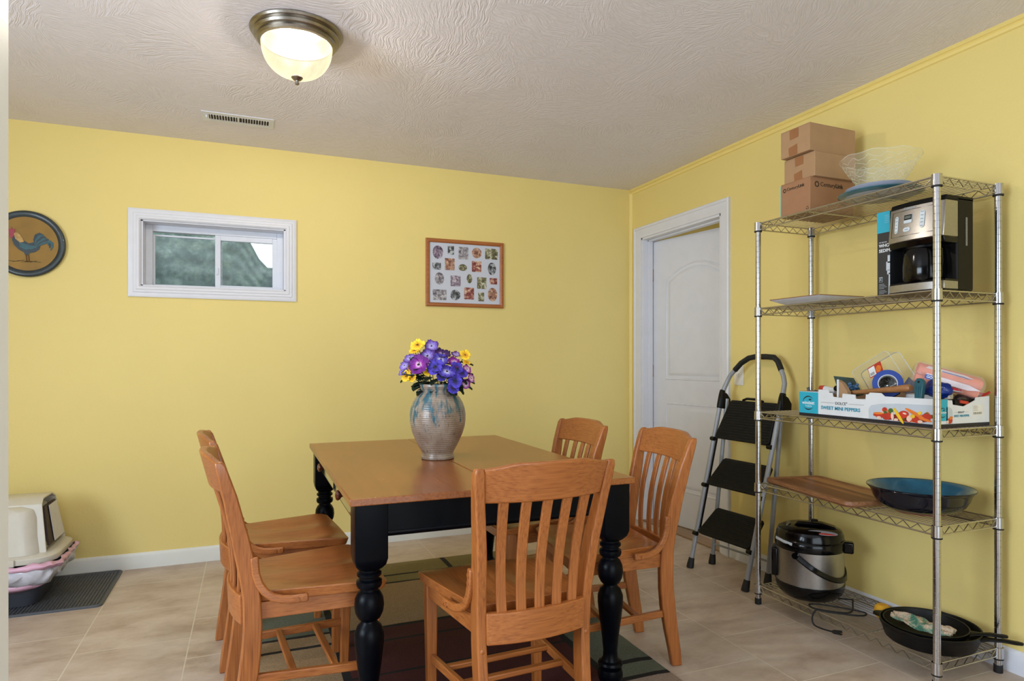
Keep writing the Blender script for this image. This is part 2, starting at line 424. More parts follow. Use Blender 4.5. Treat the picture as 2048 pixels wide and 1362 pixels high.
def text(name, body, size, X, mat, parent, xy=(0, 0), lift=0.0008, sx=1.0, align='LEFT', ext=0.0003, bold=0.0):
    cu = bpy.data.curves.new(name, 'FONT'); cu.body = body; cu.size = size; cu.extrude = ext; cu.align_x = align
    cu.offset = bold; cu.resolution_u = 3
    tmp = bpy.data.objects.new('tmp_text', cu); COL.objects.link(tmp)
    bpy.context.view_layer.update()
    me = bpy.data.meshes.new_from_object(tmp.evaluated_get(bpy.context.evaluated_depsgraph_get()))
    bpy.data.objects.remove(tmp); bpy.data.curves.remove(cu)
    me.name = name; me.materials.clear(); me.materials.append(M[mat])
    me.transform(Matrix.Translation(-ORG.get(parent.name, Vector())) @ X @ Matrix.Translation((xy[0], xy[1], lift)) @ Matrix.Diagonal((sx, 1, 1, 1)))
    o = bpy.data.objects.new(name, me); COL.objects.link(o); o.parent = parent; ORG[o.name] = ORG.get(parent.name, Vector())
    return o

# ------------------------------------------------------------------ the room
WX0, WX1, WZ0, WZ1 = -0.572, 0.203, 1.590, 1.968      # recess of the small window in the back wall
DY0, DY1, DZ1 = 3.168, 4.035, 2.066                   # door opening in the right wall
T = 0.12
struct(MB().box((XL - 0.2, YF - 0.2, -0.1), (4.2, YB + 0.2, 0)).build('floor', 'floor'))
struct(MB().box((XL - 0.2, YF - 0.2, H), (4.2, YB + 0.2, H + 0.1)).build('ceiling', 'ceiling'))
b = MB()
b.box((XL - 0.2, YB, 0), (WX0, YB + 0.3, H)); b.box((WX1, YB, 0), (4.2, YB + 0.3, H))
b.box((WX0, YB, 0), (WX1, YB + 0.3, WZ0)); b.box((WX0, YB, WZ1), (WX1, YB + 0.3, H))
struct(b.build('wall_back', 'wall'))
b = MB()
b.box((XR, YF - 0.2, 0), (XR + T, DY0, H)); b.box((XR, DY1, 0), (XR + T, YB, H)); b.box((XR, DY0, DZ1), (XR + T, DY1, H))
struct(b.build('wall_right', 'wall'))
b = MB()                                                 # left wall with an opening added for the side fill light
b.box((XL - T, 1.8, 0), (XL, YB, H)); b.box((XL - T, 0.6, 2.1), (XL, 1.8, H)); b.box((XL - T, 0.6, 0), (XL, 1.8, 0.8))
struct(b.build('wall_left', 'wall'))
b = MB(); b.box((XL - T, YF - 0.2, 0), (XL, 0.0, H)); b.box((XL - T, 0.0, 0), (XL, 0.6, 0.8)); b.box((XL - T, 0.0, 2.1), (XL, 0.6, H))
struct(b.build('wall_adjoining', 'beyond'))
b = MB()
b.box((XL, YF - T, 0), (-0.8, YF, H)); b.box((1.9, YF - T, 0), (XR, YF, H)); b.box((-0.8, YF - T, 2.25), (1.9, YF, H))
struct(b.build('wall_front', 'beyond'))
struct(MB().box((3.75, 2.2, 0), (3.85, YB, H)).build('wall_hallway', 'hall'))
# white end of the partition the camera stands beside
b = MB(); b.box((-0.36, 0.545, 0), (-0.1885, 0.668, H))
struct(b.build('wall_partition', plain('bright_white_trim', lin(236, 238, 240), 0.4, var=0.01), bevel=0.004))

def moulding(b, pts, prof, closed=False):
    """mitred moulding: prof is [(inward, out)], pts the corner points with their inward and outward unit vectors"""
    rings = [[p + n * a + o * c for a, c in prof] for p, n, o in pts]
    b.loft(rings, caps=not closed, closed=closed)

# baseboards
prof = [(0, 0), (0, 0.013), (0.070, 0.013), (0.080, 0.010), (0.087, 0.004), (0.087, 0)]
def baseboard(name, p0, p1, out, mat):
    b = MB(); up = Vector((0, 0, 1)); o = Vector(out)
    moulding(b, [(Vector(p0), up, o), (Vector(p1), up, o)], prof)
    return struct(b.build(name, mat))
baseboard('baseboard_back', (XL, YB, 0), (XR, YB, 0), (0, -1, 0), 'cream')
baseboard('baseboard_right', (XR, YF, 0), (XR, 3.084, 0), (-1, 0, 0), 'white')
baseboard('baseboard_left', (XL, YF, 0), (XL, YB, 0), (1, 0, 0), 'cream')
# painted strip under the ceiling along the right wall, and the corner bead
b = MB()
moulding(b, [(Vector((XR, YF, H)), Vector((0, 0, -1)), Vector((-1, 0, 0))), (Vector((XR, YB, H)), Vector((0, 0, -1)), Vector((-1, 0, 0)))],
         [(0, 0), (0, 0.020), (0.006, 0.022), (0.013, 0.016), (0.016, 0.009), (0.024, 0.012), (0.034, 0.008), (0.038, 0)])
struct(b.build('trim_1', 'wall_trim', angle=25))
b = MB()
b.prism([(XR, YB), (XR - 0.022, YB), (XR - 0.022, YB - 0.006), (XR - 0.014, YB - 0.010), (XR - 0.010, YB - 0.014), (XR - 0.006, YB - 0.022), (XR, YB - 0.022)], 0.087, H - 0.03)
struct(b.build('trim_2', 'wall_trim', angle=25))

# ---- window in the back wall
win = thing('window_1', 'small white framed slider window set high in the yellow wall', 'window', (-0.185, YB, WZ0))
struct(win)
cas = [(0, 0), (0, 0.010), (0.010, 0.014), (0.024, 0.014), (0.027, 0.018), (0.040, 0.018), (0.043, 0.022), (0.055, 0.022), (0.0628, 0.014), (0.0628, 0)]
ox0, ox1, oz0, oz1 = -0.633, 0.263, 1.529, 2.027
b = MB(); o = Vector((0, -1, 0)); s2 = 1.0
moulding(b, [(Vector((ox0, YB, oz0)), Vector((s2, 0, s2)), o), (Vector((ox1, YB, oz0)), Vector((-s2, 0, s2)), o),
             (Vector((ox1, YB, oz1)), Vector((-s2, 0, -s2)), o), (Vector((ox0, YB, oz1)), Vector((s2, 0, -s2)), o)], cas, closed=True)
b.build('window_casing', 'white', win, angle=25)
b = MB()                                                 # recess lining
dp = 0.13
b.box((WX0, YB - 0.004, WZ0), (WX0 + 0.012, YB + dp, WZ1)); b.box((WX1 - 0.012, YB - 0.004, WZ0), (WX1, YB + dp, WZ1))
b.box((WX0, YB - 0.004, WZ0), (WX1, YB + dp, WZ0 + 0.008)); b.box((WX0, YB - 0.004, WZ1 - 0.010), (WX1, YB + dp, WZ1))
b.build('recess_lining', 'white', win)
fy = YB + 0.095
def rectframe(b, x0, z0, x1, z1, w, y0, y1, wb=None):
    wb = wb or w
    b.box((x0, y0, z0), (x0 + w, y1, z1)); b.box((x1 - w, y0, z0), (x1, y1, z1))
    b.box((x0 + w, y0, z0), (x1 - w, y1, z0 + wb)); b.box((x0 + w, y0, z1 - w), (x1 - w, y1, z1))
b = MB(); rectframe(b, WX0 + 0.012, WZ0 + 0.004, WX1 - 0.012, WZ1 - 0.010, 0.036, fy, fy + 0.05, 0.014)
b.build('window_frame', 'vinyl', win, bevel=0.002)
gx0, gx1, gz0, gz1 = WX0 + 0.048, WX1 - 0.048, WZ0 + 0.016, WZ1 - 0.046
mid = -0.178
sash1 = MB(); rectframe(sash1, gx0, gz0, mid + 0.022, gz1 - 0.014, 0.010, fy + 0.028, fy + 0.044)
s1 = sash1.build('sash', 'vinyl', win, bevel=0.001)
sash2 = MB(); rectframe(sash2, mid - 0.016, gz0 - 0.004, gx1 + 0.004, gz1, 0.030, fy + 0.004, fy + 0.026, 0.020)
s2_ = sash2.build('sash', 'vinyl', win, bevel=0.0015)
def pane_mat():
    m, nt, N, L, P = newmat('dirty_window_glass')
    tc = N.new('ShaderNodeTexCoord')
    n = N.new('ShaderNodeTexNoise'); n.inputs['Scale'].default_value = 45; n.inputs['Detail'].default_value = 6
    L.new(tc.outputs['Object'], n.inputs['Vector'])
    r = ramp(N, [(0.45, (0.10, 0.10, 0.10, 1)), (0.75, (0.32, 0.32, 0.32, 1))]); L.new(n.outputs['Fac'], r.inputs[0])
    P.inputs['Base Color'].default_value = lin(150, 165, 172); P.inputs['Roughness'].default_value = 0.35
    tr = N.new('ShaderNodeBsdfTransparent'); tr.inputs[0].default_value = (0.94, 0.97, 0.97, 1)
    gl = N.new('ShaderNodeBsdfGlossy'); gl.inputs['Roughness'].default_value = 0.03
    fre = N.new('ShaderNodeFresnel'); fre.inputs[0].default_value = 1.45
    m1 = N.new('ShaderNodeMixShader'); L.new(fre.outputs[0], m1.inputs[0]); L.new(tr.outputs[0], m1.inputs[1]); L.new(gl.outputs[0], m1.inputs[2])
    m2 = N.new('ShaderNodeMixShader'); L.new(r.outputs[0], m2.inputs[0]); L.new(m1.outputs[0], m2.inputs[1]); L.new(P.outputs[0], m2.inputs[2])
    L.new(m2.outputs[0], N['Material Output'].inputs[0])
    return m
M['pane'] = pane_mat()
MB().box((gx0 + 0.010, fy + 0.034, gz0 + 0.010), (mid + 0.012, fy + 0.037, gz1 - 0.024)).build('pane', 'pane', s1)
MB().box((mid + 0.014, fy + 0.012, gz0 + 0.016), (gx1 - 0.026, fy + 0.015, gz1 - 0.030)).build('pane', 'pane', s2_)
b = MB(); b.cyl((mid - 0.004, fy + 0.026, 1.70), (mid - 0.004, fy + 0.002, 1.70), 0.004, 8); b.box((mid - 0.009, fy - 0.004, 1.685), (mid + 0.001, fy + 0.004, 1.725))
b.build('latch', 'vinyl', win, bevel=0.001)
# galvanised window well outside, open to the sky at the upper right
def well_mat():
    m, nt, N, L, P = newmat('mossy_window_well')
    tc = N.new('ShaderNodeTexCoord')
    n = N.new('ShaderNodeTexNoise'); n.inputs['Scale'].default_value = 9; n.inputs['Detail'].default_value = 8; n.inputs['Roughness'].default_value = 0.7
    L.new(tc.outputs['Object'], n.inputs['Vector'])
    r = ramp(N, [(0.3, lin(62, 84, 88)), (0.48, lin(104, 130, 132)), (0.62, lin(158, 180, 182)), (0.76, lin(228, 236, 238))]); L.new(n.outputs['Fac'], r.inputs[0])
    L.new(r.outputs[0], P.inputs['Base Color']); P.inputs['Roughness'].default_value = 0.6; P.inputs['Metallic'].default_value = 0.2
    return m
M['well'] = well_mat()
def wellwall(u, v):
    a = math.pi * u
    x = -0.05 + 0.72 * math.cos(a); s_ = min(1, max(0, (x + 0.12) / 0.25)); s_ = s_ * s_ * (3 - 2 * s_); z = 1.15 + (1.05 - 0.35 * s_) * v
    rr = 0.004 * math.sin(v * 60)
    return (x, YB + 0.31 + (0.62 + rr) * math.sin(a), z)
b = MB(); b.grid(wellwall, 40, 60)
b.prism([(-0.77, YB + 0.31), (0.67, YB + 0.31), (0.67, YB + 0.95), (-0.77, YB + 0.95)], 1.12, 1.15)
struct(b.build('wall_window_well', 'well', solid=0.004))
# ---- door in the right wall
door = thing('door_1', 'white moulded two panel door standing ajar in the right wall', 'door', (XR + T, DY1, 0)); struct(door)
cas2 = [(0, 0), (0, 0.016), (0.006, 0.020), (0.018, 0.020), (0.022, 0.015), (0.055, 0.013), (0.070, 0.010), (0.080, 0.007), (0.080, 0)]
oy0, oy1, ozt = DY0 - 0.080, DY1 + 0.080, DZ1 + 0.080
b = MB(); o = Vector((-1, 0, 0))
moulding(b, [(Vector((XR, oy1, 0)), Vector((0, -1, 0)), o), (Vector((XR, oy1, ozt)), Vector((0, -1, -1)), o),
             (Vector((XR, oy0, ozt)), Vector((0, 1, -1)), o), (Vector((XR, oy0, 0)), Vector((0, 1, 0)), o)], cas2)
b.build('door_casing', 'white', door, angle=25)
b = MB(); j = 0.016
b.box((XR - 0.002, DY1 - j, 0), (XR + T + 0.002, DY1, DZ1)); b.box((XR - 0.002, DY0, 0), (XR + T + 0.002, DY0 + j, DZ1)); b.box((XR - 0.002, DY0, DZ1 - j), (XR + T + 0.002, DY1, DZ1))
sx = XR + 0.045
b.box((sx, DY1 - j - 0.011, 0), (sx + 0.035, DY1 - j, DZ1 - j)); b.box((sx, DY0 + j, 0), (sx + 0.035, DY0 + j + 0.011, DZ1 - j)); b.box((sx, DY0 + j, DZ1 - j - 0.011), (sx + 0.035, DY1 - j, DZ1 - j))
b.build('door_jamb', 'white', door, bevel=0.0015)
MB().box((XR + 0.0, DY0 + j, 0), (XR + T, DY1 - j, 0.010)).build('threshold', wood('threshold_wood', lin(120, 90, 62), lin(150, 118, 84), lin(170, 140, 104), axis='Y'), door, bevel=0.003)
ang = math.radians(9.0)
hx, hy = XR + T - 0.030, DY1 - j - 0.004
DM = Matrix.Translation((hx, hy, 0.012)) @ Matrix.Rotation(ang, 4, 'Z') @ frame((0, 0, 0), (0, -1, 0), (0, 0, 1))   # local x away from the hinge, y up, z towards the room
DW, DH = 0.825, 2.028
slab = MB(); slab.box((0, 0, -0.035), (DW, DH, 0), DM)
sl = slab.build('door_leaf', 'white', door, bevel=0.002)
def arch(x0, x1, z0, z1, rise, n=14):
    pts = [(x1, z0), (x1, z1)]
    for k in range(1, n):
        t = k / n; x = x1 + (x0 - x1) * t
        pts.append((x, z1 + rise * math.sin(math.pi * t)))
    pts += [(x0, z1), (x0, z0)]
    return pts
def inset(poly, d):
    n = len(poly); out = []
    for i in range(n):
        p0, p1, p2 = Vector(poly[i - 1]), Vector(poly[i]), Vector(poly[(i + 1) % n])
        e1, e2 = (p1 - p0).normalized(), (p2 - p1).normalized()
        n1, n2 = Vector((-e1.y, e1.x)), Vector((-e2.y, e2.x))
        v = (n1 + n2); v = v / max(0.3, v.length_squared) * 2
        out.append(tuple(p1 + v * d))
    return out
def raised_panel(poly):
    b = MB(); rings = []
    for d, h in ((0, 0), (0.003, 0.005), (0.010, 0.006), (0.018, -0.005), (0.026, -0.006), (0.036, 0.004), (0.056, 0.006)):
        q = inset(poly, d) if d else poly
        rings.append([Vector((x, y, h)) for x, y in q])
    b.loft(rings, caps=False, X=DM); n = len(poly)
    b.add([Vector(v) for v in rings[-1]], [tuple(range(n))], DM)
    return b
raised_panel(arch(0.125, DW - 0.125, 1.02, 1.74, 0.10)).build('door_panel', 'white', door, angle=50)
raised_panel([(DW - 0.125, 0.24), (DW - 0.125, 0.86), (0.125, 0.86), (0.125, 0.24)]).build('door_panel', 'white', door, angle=50)
for z in (0.25, 1.05, 1.75):
    b = MB(); b.cyl((hx + 0.012, hy + 0.006, z), (hx + 0.012, hy + 0.006, z + 0.09), 0.006, 10); b.box((hx - 0.012, hy + 0.0, z), (hx + 0.006, hy + 0.0025, z + 0.09))
    b.build('hinge', 'brass', door)
b = MB(); b.cyl((DW - 0.06, 0.95, 0.0), (DW - 0.06, 0.95, 0.04), 0.011, 16, X=DM); b.sphere((DW - 0.06, 0.95, 0.055), 0.026, X=DM); b.cyl((DW - 0.06, 0.95, 0), (DW - 0.06, 0.95, 0.006), 0.032, 24, X=DM)
b.build('door_knob', 'nickel', door)

# ---- light switch beside the door
sw = thing('light_switch', 'white light switch plate on the yellow wall behind the step ladder handle', 'light switch', (XR, 3.012, 1.08))
MB().box((XR - 0.006, 2.974, 1.025), (XR, 3.050, 1.140)).build('switch_plate', 'switch', sw, bevel=0.003)
b = MB(); b.box((XR - 0.016, 3.008, 1.076), (XR - 0.004, 3.018, 1.094)); b.build('toggle', 'switch', sw, bevel=0.002)

# ---- ceiling vent
v = thing('ceiling_vent', 'white slotted air vent in the ceiling near the back wall', 'vent', (-0.056, 3.727, H))
b = MB(); x0, x1, y0, y1 = -0.232, 0.120, 3.655, 3.797
b.box((x0, y0, H - 0.004), (x1, y0 + 0.036, H)); b.box((x0, y1 - 0.036, H - 0.004), (x1, y1, H)); b.box((x0, y0 + 0.036, H - 0.004), (x0 + 0.034, y1 - 0.036, H)); b.box((x1 - 0.026, y0 + 0.036, H - 0.004), (x1, y1 - 0.036, H))
b.box((-0.062, y0 + 0.036, H - 0.004), (-0.052, y1 - 0.036, H))
b.build('vent_face', 'vinyl', v, bevel=0.0015)
MB().box((x0 + 0.03, y0 + 0.03, H - 0.0008), (x1 - 0.02, y1 - 0.03, H - 0.0002)).build('duct_shade_sheet', plain('duct_shade', lin(52, 42, 36), 0.8), v)  # flat sheet; the shade inside the duct is put into its colour
for k in range(22):
    xx = x0 + 0.040 + k * 0.0133 + (0.006 if k >= 11 else 0)
    MB().add([(xx, y0 + 0.034, H - 0.001), (xx + 0.006, y0 + 0.034, H - 0.006), (xx + 0.0075, y0 + 0.034, H - 0.005), (xx + 0.0015, y0 + 0.034, H),
              (xx, y1 - 0.034, H - 0.001), (xx + 0.006, y1 - 0.034, H - 0.006), (xx + 0.0075, y1 - 0.034, H - 0.005), (xx + 0.0015, y1 - 0.034, H)],
             [(0, 1, 2, 3), (4, 7, 6, 5), (0, 4, 5, 1), (1, 5, 6, 2), (2, 6, 7, 3), (3, 7, 4, 0)]) if False else None
    b = MB(); b.box((xx, y0 + 0.034, H - 0.006), (xx + 0.0035, y1 - 0.034, H - 0.0015)); b.build('slat', 'vinyl', v)
b = MB(); b.cyl((x0 + 0.022, y0 + 0.05, H - 0.004), (x0 + 0.022, y0 + 0.05, H - 0.014), 0.003, 8); b.box((x0 + 0.019, y0 + 0.045, H - 0.016), (x0 + 0.025, y0 + 0.075, H - 0.012))
b.build('damper_lever', 'vinyl', v)

# ---- ceiling lamp
lc = (0.170, 2.650, H)
lamp = thing('ceiling_light', 'flush ceiling light with brushed nickel rim and lit alabaster glass bowl', 'ceiling light', lc)
MB().lathe([(0.0, 0.0), (0.172, 0.0), (0.1745, -0.006), (0.170, -0.013), (0.160, -0.017), (0.163, -0.024), (0.158, -0.032), (0.148, -0.036), (0.150, -0.043), (0.144, -0.051), (0.134, -0.054), (0.128, -0.050), (0.128, -0.02), (0.0, -0.02)], lc, 64).build('rim', 'nickel', lamp, angle=28)
prof_b = [(0.1315, -0.048)] + [(0.133 * math.cos(t) ** 0.85, -0.055 - 0.122 * math.sin(t)) for t in [math.radians(4 + 82 * k / 18) for k in range(19)]] + [(0.0, -0.1772)]
MB().lathe(prof_b, lc, 56).build('glass_bowl', 'lamp_glass', lamp)
MB().lathe([(0.0, -0.172), (0.021, -0.173), (0.022, -0.178), (0.015, -0.186), (0.006, -0.190), (0.005, -0.193), (0.0085, -0.197), (0.008, -0.203), (0.0, -0.207)], lc, 24).build('finial', 'nickel', lamp)

for k, dx in enumerate((-0.045, 0.045)):
    bl = bpy.data.lights.new('bulb', 'POINT'); bl.energy = 34; bl.color = (1.0, 0.95, 0.90); bl.shadow_soft_size = 0.028
    bo = bpy.data.objects.new('bulb', bl); COL.objects.link(bo); bo.location = (dx, 0.0, -0.066); bo.parent = lamp

# ---- round wooden plate with painted rooster on the back wall
pc = Vector((-1.100, YB, 1.790)); PX = frame((pc.x, YB - 0.001, pc.z), (1, 0, 0), (0, 0, 1))
pl = thing('decorative_plate', 'round wooden plate with painted rooster and slate blue rim on the yellow wall', 'wall plate', tuple(pc))
b = MB(); b.lathe([(0.0, 0.0), (0.168, 0.0), (0.176, 0.008), (0.176, 0.018), (0.172, 0.024), (0.160, 0.026), (0.148, 0.020), (0.142, 0.016)], n=64, X=PX)
b.build('rim', plain('slate_blue_rim', lin(42, 52, 56), 0.4, var=0.25, nscale=18, coat=0.2), pl, angle=50)
b = MB(); b.lathe([(0.0, 0.013), (0.1425, 0.0165)], n=64, X=PX)
b.build('plate_face', plain('mustard_plate_paint', lin(140, 104, 22), 0.55, var=0.2, nscale=7), pl)
def dec(name, poly, mat, lift): return MB().prism(poly, lift, lift + 0.0006, PX).build(name, mat, pl, flat=True)
RS = 0.0934
def rp(pts): return [(0.004 + (x) * RS, (y) * RS) for x, y in pts]
dk = plain('rooster_dark_feathers', lin(26, 40, 44), 0.4, var=0.3, nscale=60); M['rdk'] = dk
M['rteal'] = plain('rooster_teal_feathers', lin(28, 78, 84), 0.4, var=0.3, nscale=60)
M['rtan'] = plain('rooster_tan_feathers', lin(176, 136, 60), 0.4, var=0.3, nscale=60)
M['rred'] = plain('rooster_comb_red', lin(150, 30, 50), 0.4)
dec('rooster_body', rp([(-0.62, 0.55), (-0.40, 0.52), (-0.22, 0.20), (0.05, 0.02), (0.30, 0.10), (0.48, 0.12), (0.62, -0.02), (0.56, -0.28), (0.36, -0.46), (0.10, -0.52), (0.05, -0.66), (-0.10, -0.66), (-0.16, -0.50), (-0.42, -0.34), (-0.62, -0.10), (-0.72, 0.18)]), 'rdk', 0.0166)
def plume(name, pts, w, mat, lift):
    n = len(pts); L_, R_ = [], []
    for i, (x, y) in enumerate(pts):
        dx = pts[min(i + 1, n - 1)][0] - pts[max(i - 1, 0)][0]; dy = pts[min(i + 1, n - 1)][1] - pts[max(i - 1, 0)][1]; l = math.hypot(dx, dy)
        ww = w * math.sin(math.pi * (0.12 + 0.80 * i / (n - 1))) ; L_.append((x - dy / l * ww, y + dx / l * ww)); R_.append((x + dy / l * ww, y - dx / l * ww))
    dec(name, rp(L_ + R_[::-1]), mat, lift)
for k in range(6):
    sp = 0.16 * k
    plume('tail_feather', [(0.36, -0.02 - 0.03 * k), (0.34 + sp * 0.5, 0.26 - 0.04 * k), (0.42 + sp * 0.8, 0.50 - 0.06 * k), (0.58 + sp * 0.75, 0.60 - 0.10 * k), (0.74 + sp * 0.55, 0.52 - 0.13 * k), (0.82 + sp * 0.36, 0.34 - 0.13 * k)], 0.075, 'rteal' if k % 2 else 'rdk', 0.0168 + 0.0002 * k)
dec('rooster_wing', rp([(-0.40, 0.10), (-0.10, -0.02), (0.30, -0.10), (0.44, -0.20), (0.20, -0.30), (-0.10, -0.34), (-0.36, -0.20)]), 'rteal', 0.0170)
dec('rooster_neck', rp([(-0.66, 0.58), (-0.44, 0.60), (-0.24, 0.34), (-0.16, 0.10), (-0.34, 0.04), (-0.56, 0.24)]), 'rtan', 0.0172)
dec('rooster_comb', rp([(-0.86, 0.60), (-0.88, 0.80), (-0.80, 0.74), (-0.74, 0.90), (-0.68, 0.76), (-0.58, 0.80), (-0.60, 0.60), (-0.66, 0.34), (-0.78, 0.26), (-0.84, 0.40)]), 'rred', 0.0174)
b = MB()
for x in (-0.05, 0.06):
    b.tube([(0.004 + x * RS, -0.62 * RS, 0.0172), (0.004 + (x + 0.02) * RS, -0.98 * RS, 0.0172)], 0.0022, 5, X=PX)
    for dx in (-0.10, 0.0, 0.10): b.tube([(0.004 + (x + 0.02) * RS, -0.96 * RS, 0.0172), (0.004 + (x + 0.02 + dx) * RS, -1.03 * RS, 0.0172)], 0.0014, 5, X=PX)
b.build('rooster_legs', plain('rooster_leg_paint', lin(100, 66, 26), 0.5), pl)
b = MB()
for k in range(7):
    x0 = -0.9 + 0.2 * k; b.tube([(0.004 + x0 * RS, (-1.0 - 0.05 * (k % 2)) * RS, 0.0168), (0.004 + (x0 + 0.35) * RS, (-1.03 + 0.04 * (k % 3)) * RS, 0.0168)], 0.0009, 4, X=PX)
b.build('ground_strokes', 'rdk', pl)

# ---- collage picture frame
fx0, fx1, fz0, fz1 = 1.073, 1.620, 1.529, 1.978
pf = thing('picture_frame', 'oak framed collage of twenty small family photographs on the yellow wall', 'picture frame', ((fx0 + fx1) / 2, YB, fz0))
prf = [(0, 0), (0, 0.016), (0.006, 0.021), (0.018, 0.021), (0.024, 0.016), (0.026, 0.008), (0.026, 0)]
b = MB(); o = Vector((0, -1, 0))
moulding(b, [(Vector((fx0, YB, fz0)), Vector((1, 0, 1)), o), (Vector((fx1, YB, fz0)), Vector((-1, 0, 1)), o), (Vector((fx1, YB, fz1)), Vector((-1, 0, -1)), o), (Vector((fx0, YB, fz1)), Vector((1, 0, -1)), o)], prf, closed=True)
b.build('frame', 'oakX', pf, angle=25)
MB().box((fx0 + 0.02, YB - 0.008, fz0 + 0.02), (fx1 - 0.02, YB - 0.001, fz1 - 0.02)).build('mat_board', 'photo_mat', pf)
def photo_mat(name, a, b_, c, sc):
    m, nt, N, L, P = newmat(name)
    tc = N.new('ShaderNodeTexCoord')
    n = N.new('ShaderNodeTexNoise'); n.inputs['Scale'].default_value = sc; n.inputs['Detail'].default_value = 3; n.inputs['Distortion'].default_value = 0.6
    L.new(tc.outputs['Object'], n.inputs['Vector'])
    r = ramp(N, [(0.30, a), (0.5, b_), (0.68, c)]); L.new(n.outputs['Fac'], r.inputs[0]); L.new(r.outputs[0], P.inputs['Base Color'])
    P.inputs['Roughness'].default_value = 0.35
    return m
PM = {'bw': photo_mat('photo_monochrome', lin(24, 26, 28), lin(100, 102, 108), lin(200, 204, 204), 60),
      'gr': photo_mat('photo_grey', lin(60, 56, 66), lin(140, 134, 140), lin(196, 192, 190), 55),
      'se': photo_mat('photo_sepia', lin(92, 50, 38), lin(158, 112, 92), lin(206, 178, 150), 60),
      'rd': photo_mat('photo_red', lin(70, 20, 34), lin(140, 70, 66), lin(222, 190, 160), 50),
      'ol': photo_mat('photo_olive', lin(50, 50, 34), lin(120, 116, 84), lin(214, 210, 186), 50),
      'pl': photo_mat('photo_plum', lin(52, 36, 60), lin(126, 108, 126), lin(196, 184, 192), 50)}
# zoom-crop pixels of each photograph: centre, half width, half height, oval?, tint
ph = [(627,435,70,90,1,'pl'),(802,412,43,58,0,'bw'),(975,455,68,83,0,'gr'),(1160,455,68,70,1,'se'),(1368,472,90,72,0,'ol'),
      (610,622,58,46,0,'bw'),(787,600,66,80,0,'se'),(965,648,58,46,1,'ol'),(1158,638,66,72,0,'rd'),(1375,672,58,84,1,'bw'),
      (647,790,62,82,1,'gr'),(867,828,68,72,0,'pl'),(1058,800,38,62,1,'ol'),(1232,862,66,78,0,'ol'),(1397,840,54,42,0,'rd'),
      (650,1010,92,70,0,'gr'),(863,1016,70,70,1,'bw'),(1053,1000,68,80,0,'rd'),(1222,1048,42,60,0,'ol'),(1383,1020,66,92,1,'se')]
for cx, cy, hw, hh, ov, tint in ph:
    # affine map of the frame's corners in the crop (left 470/458..1545, top 240..330, bottom 1160..1210)
    u = (cx - 466) / (1538 - 466)
    top = 240 + (330 - 240) * u; bot = 1158 + (1210 - 1158) * u
    vv = (bot - cy) / (bot - top)
    X_ = fx0 + u * (fx1 - fx0); Z_ = fz0 + vv * (fz1 - fz0)
    w = hw / 1072 * (fx1 - fx0); h = hh / (bot - top) * (fz1 - fz0)
    F = frame((X_, YB - 0.0084, Z_), (1, 0, 0), (0, 0, 1))
    poly = ellipse(0, 0, w, h, 28) if ov else rrect(-w, -h, w, h, 0.005)
    MB().prism(poly, 0.0, 0.0007, F).build('photograph', PM[tint], pf, flat=True)

# ------------------------------------------------------------------ rug (laid on the tiles)
M['r_olive'] = plain('rug_olive_pile', lin(120, 108, 66), 0.95, var=0.22, nscale=160, bump=1.0, bscale=260)
M['r_tan'] = plain('rug_tan_pile', lin(150, 124, 90), 0.95, var=0.22, nscale=160, bump=1.0, bscale=260)
M['r_sage'] = plain('rug_sage_pile', lin(92, 98, 84), 0.95, var=0.25, nscale=160, bump=1.0, bscale=260)
M['r_taupe'] = plain('rug_taupe_pile', lin(146, 128, 114), 0.95, var=0.2, nscale=160, bump=1.0, bscale=260)
M['r_red'] = plain('rug_dark_red_pile', lin(70, 18, 16), 0.95, var=0.3, nscale=120, bump=1.0, bscale=260)
M['r_black'] = plain('rug_black_pile', lin(14, 13, 14), 0.95, var=0.2, nscale=160, bump=1.0, bscale=260)
RX0, RX1, RY0, RY1 = 0.0, 1.458, 1.30, 3.705
xs = [RX0, 0.315, 0.345, 1.035, 1.062, 1.205, 1.235, RX1]
rm = ['r_olive', 'r_tan', 'r_sage', 'r_taupe', 'r_red', 'r_black']
def rugcol(x, y):
    K, O, Tn, S, Ta, R = 5, 0, 1, 2, 3, 4
    if y > 3.36:
        if abs(x - 1.048) < 0.014: return K if y > 3.50 else O
        if abs(y - 3.490) < 0.010 or abs(y - 3.372) < 0.010: return K
        return O
    if x < 0.315:
        if abs(y - 2.85) < 0.011 or abs(y - 2.735) < 0.011: return K
        if y > 2.86: return S
        if y > 2.10: return Tn
        return Ta
    if x < 0.345: return K
    if x < 1.205:
        if abs(y - 2.825) < 0.012: return K
        if y > 2.825: return Tn
        if abs(y - 2.685) < 0.008 or abs(y - 2.40) < 0.008 or abs(y - 1.95) < 0.008: return K
        return R
    if x < 1.235: return K
    if abs(y - 2.145) < 0.013 or abs(y - 2.030) < 0.013 or abs(y - 2.90) < 0.012: return K
    if y > 2.90: return Tn
    if y > 2.03: return S
    return Ta
ys = sorted(set([RY0, RY1, 3.50, 3.48, 3.382, 3.362, 2.861, 2.839, 2.746, 2.724, 2.10, 2.837, 2.813, 2.693, 2.677, 2.408, 2.392, 1.958, 1.942, 2.158, 2.132, 2.043, 2.017, 2.912, 2.888]))
xs = sorted(set(xs + [1.034, 1.062]))
b = MB(); rnd = random.Random(4)
def rz(x, y):
    return 0.008 + 0.0012 * noise.noise((x * 40, y * 40, 0))
fine_x = []; 
for a, c in zip(xs[:-1], xs[1:]):
    n = max(1, int((c - a) / 0.05)); fine_x += [a + (c - a) * k / n for k in range(n)]
fine_x.append(xs[-1]); fine_y = []
for a, c in zip(ys[:-1], ys[1:]):
    n = max(1, int((c - a) / 0.05)); fine_y += [a + (c - a) * k / n for k in range(n)]
fine_y.append(ys[-1])
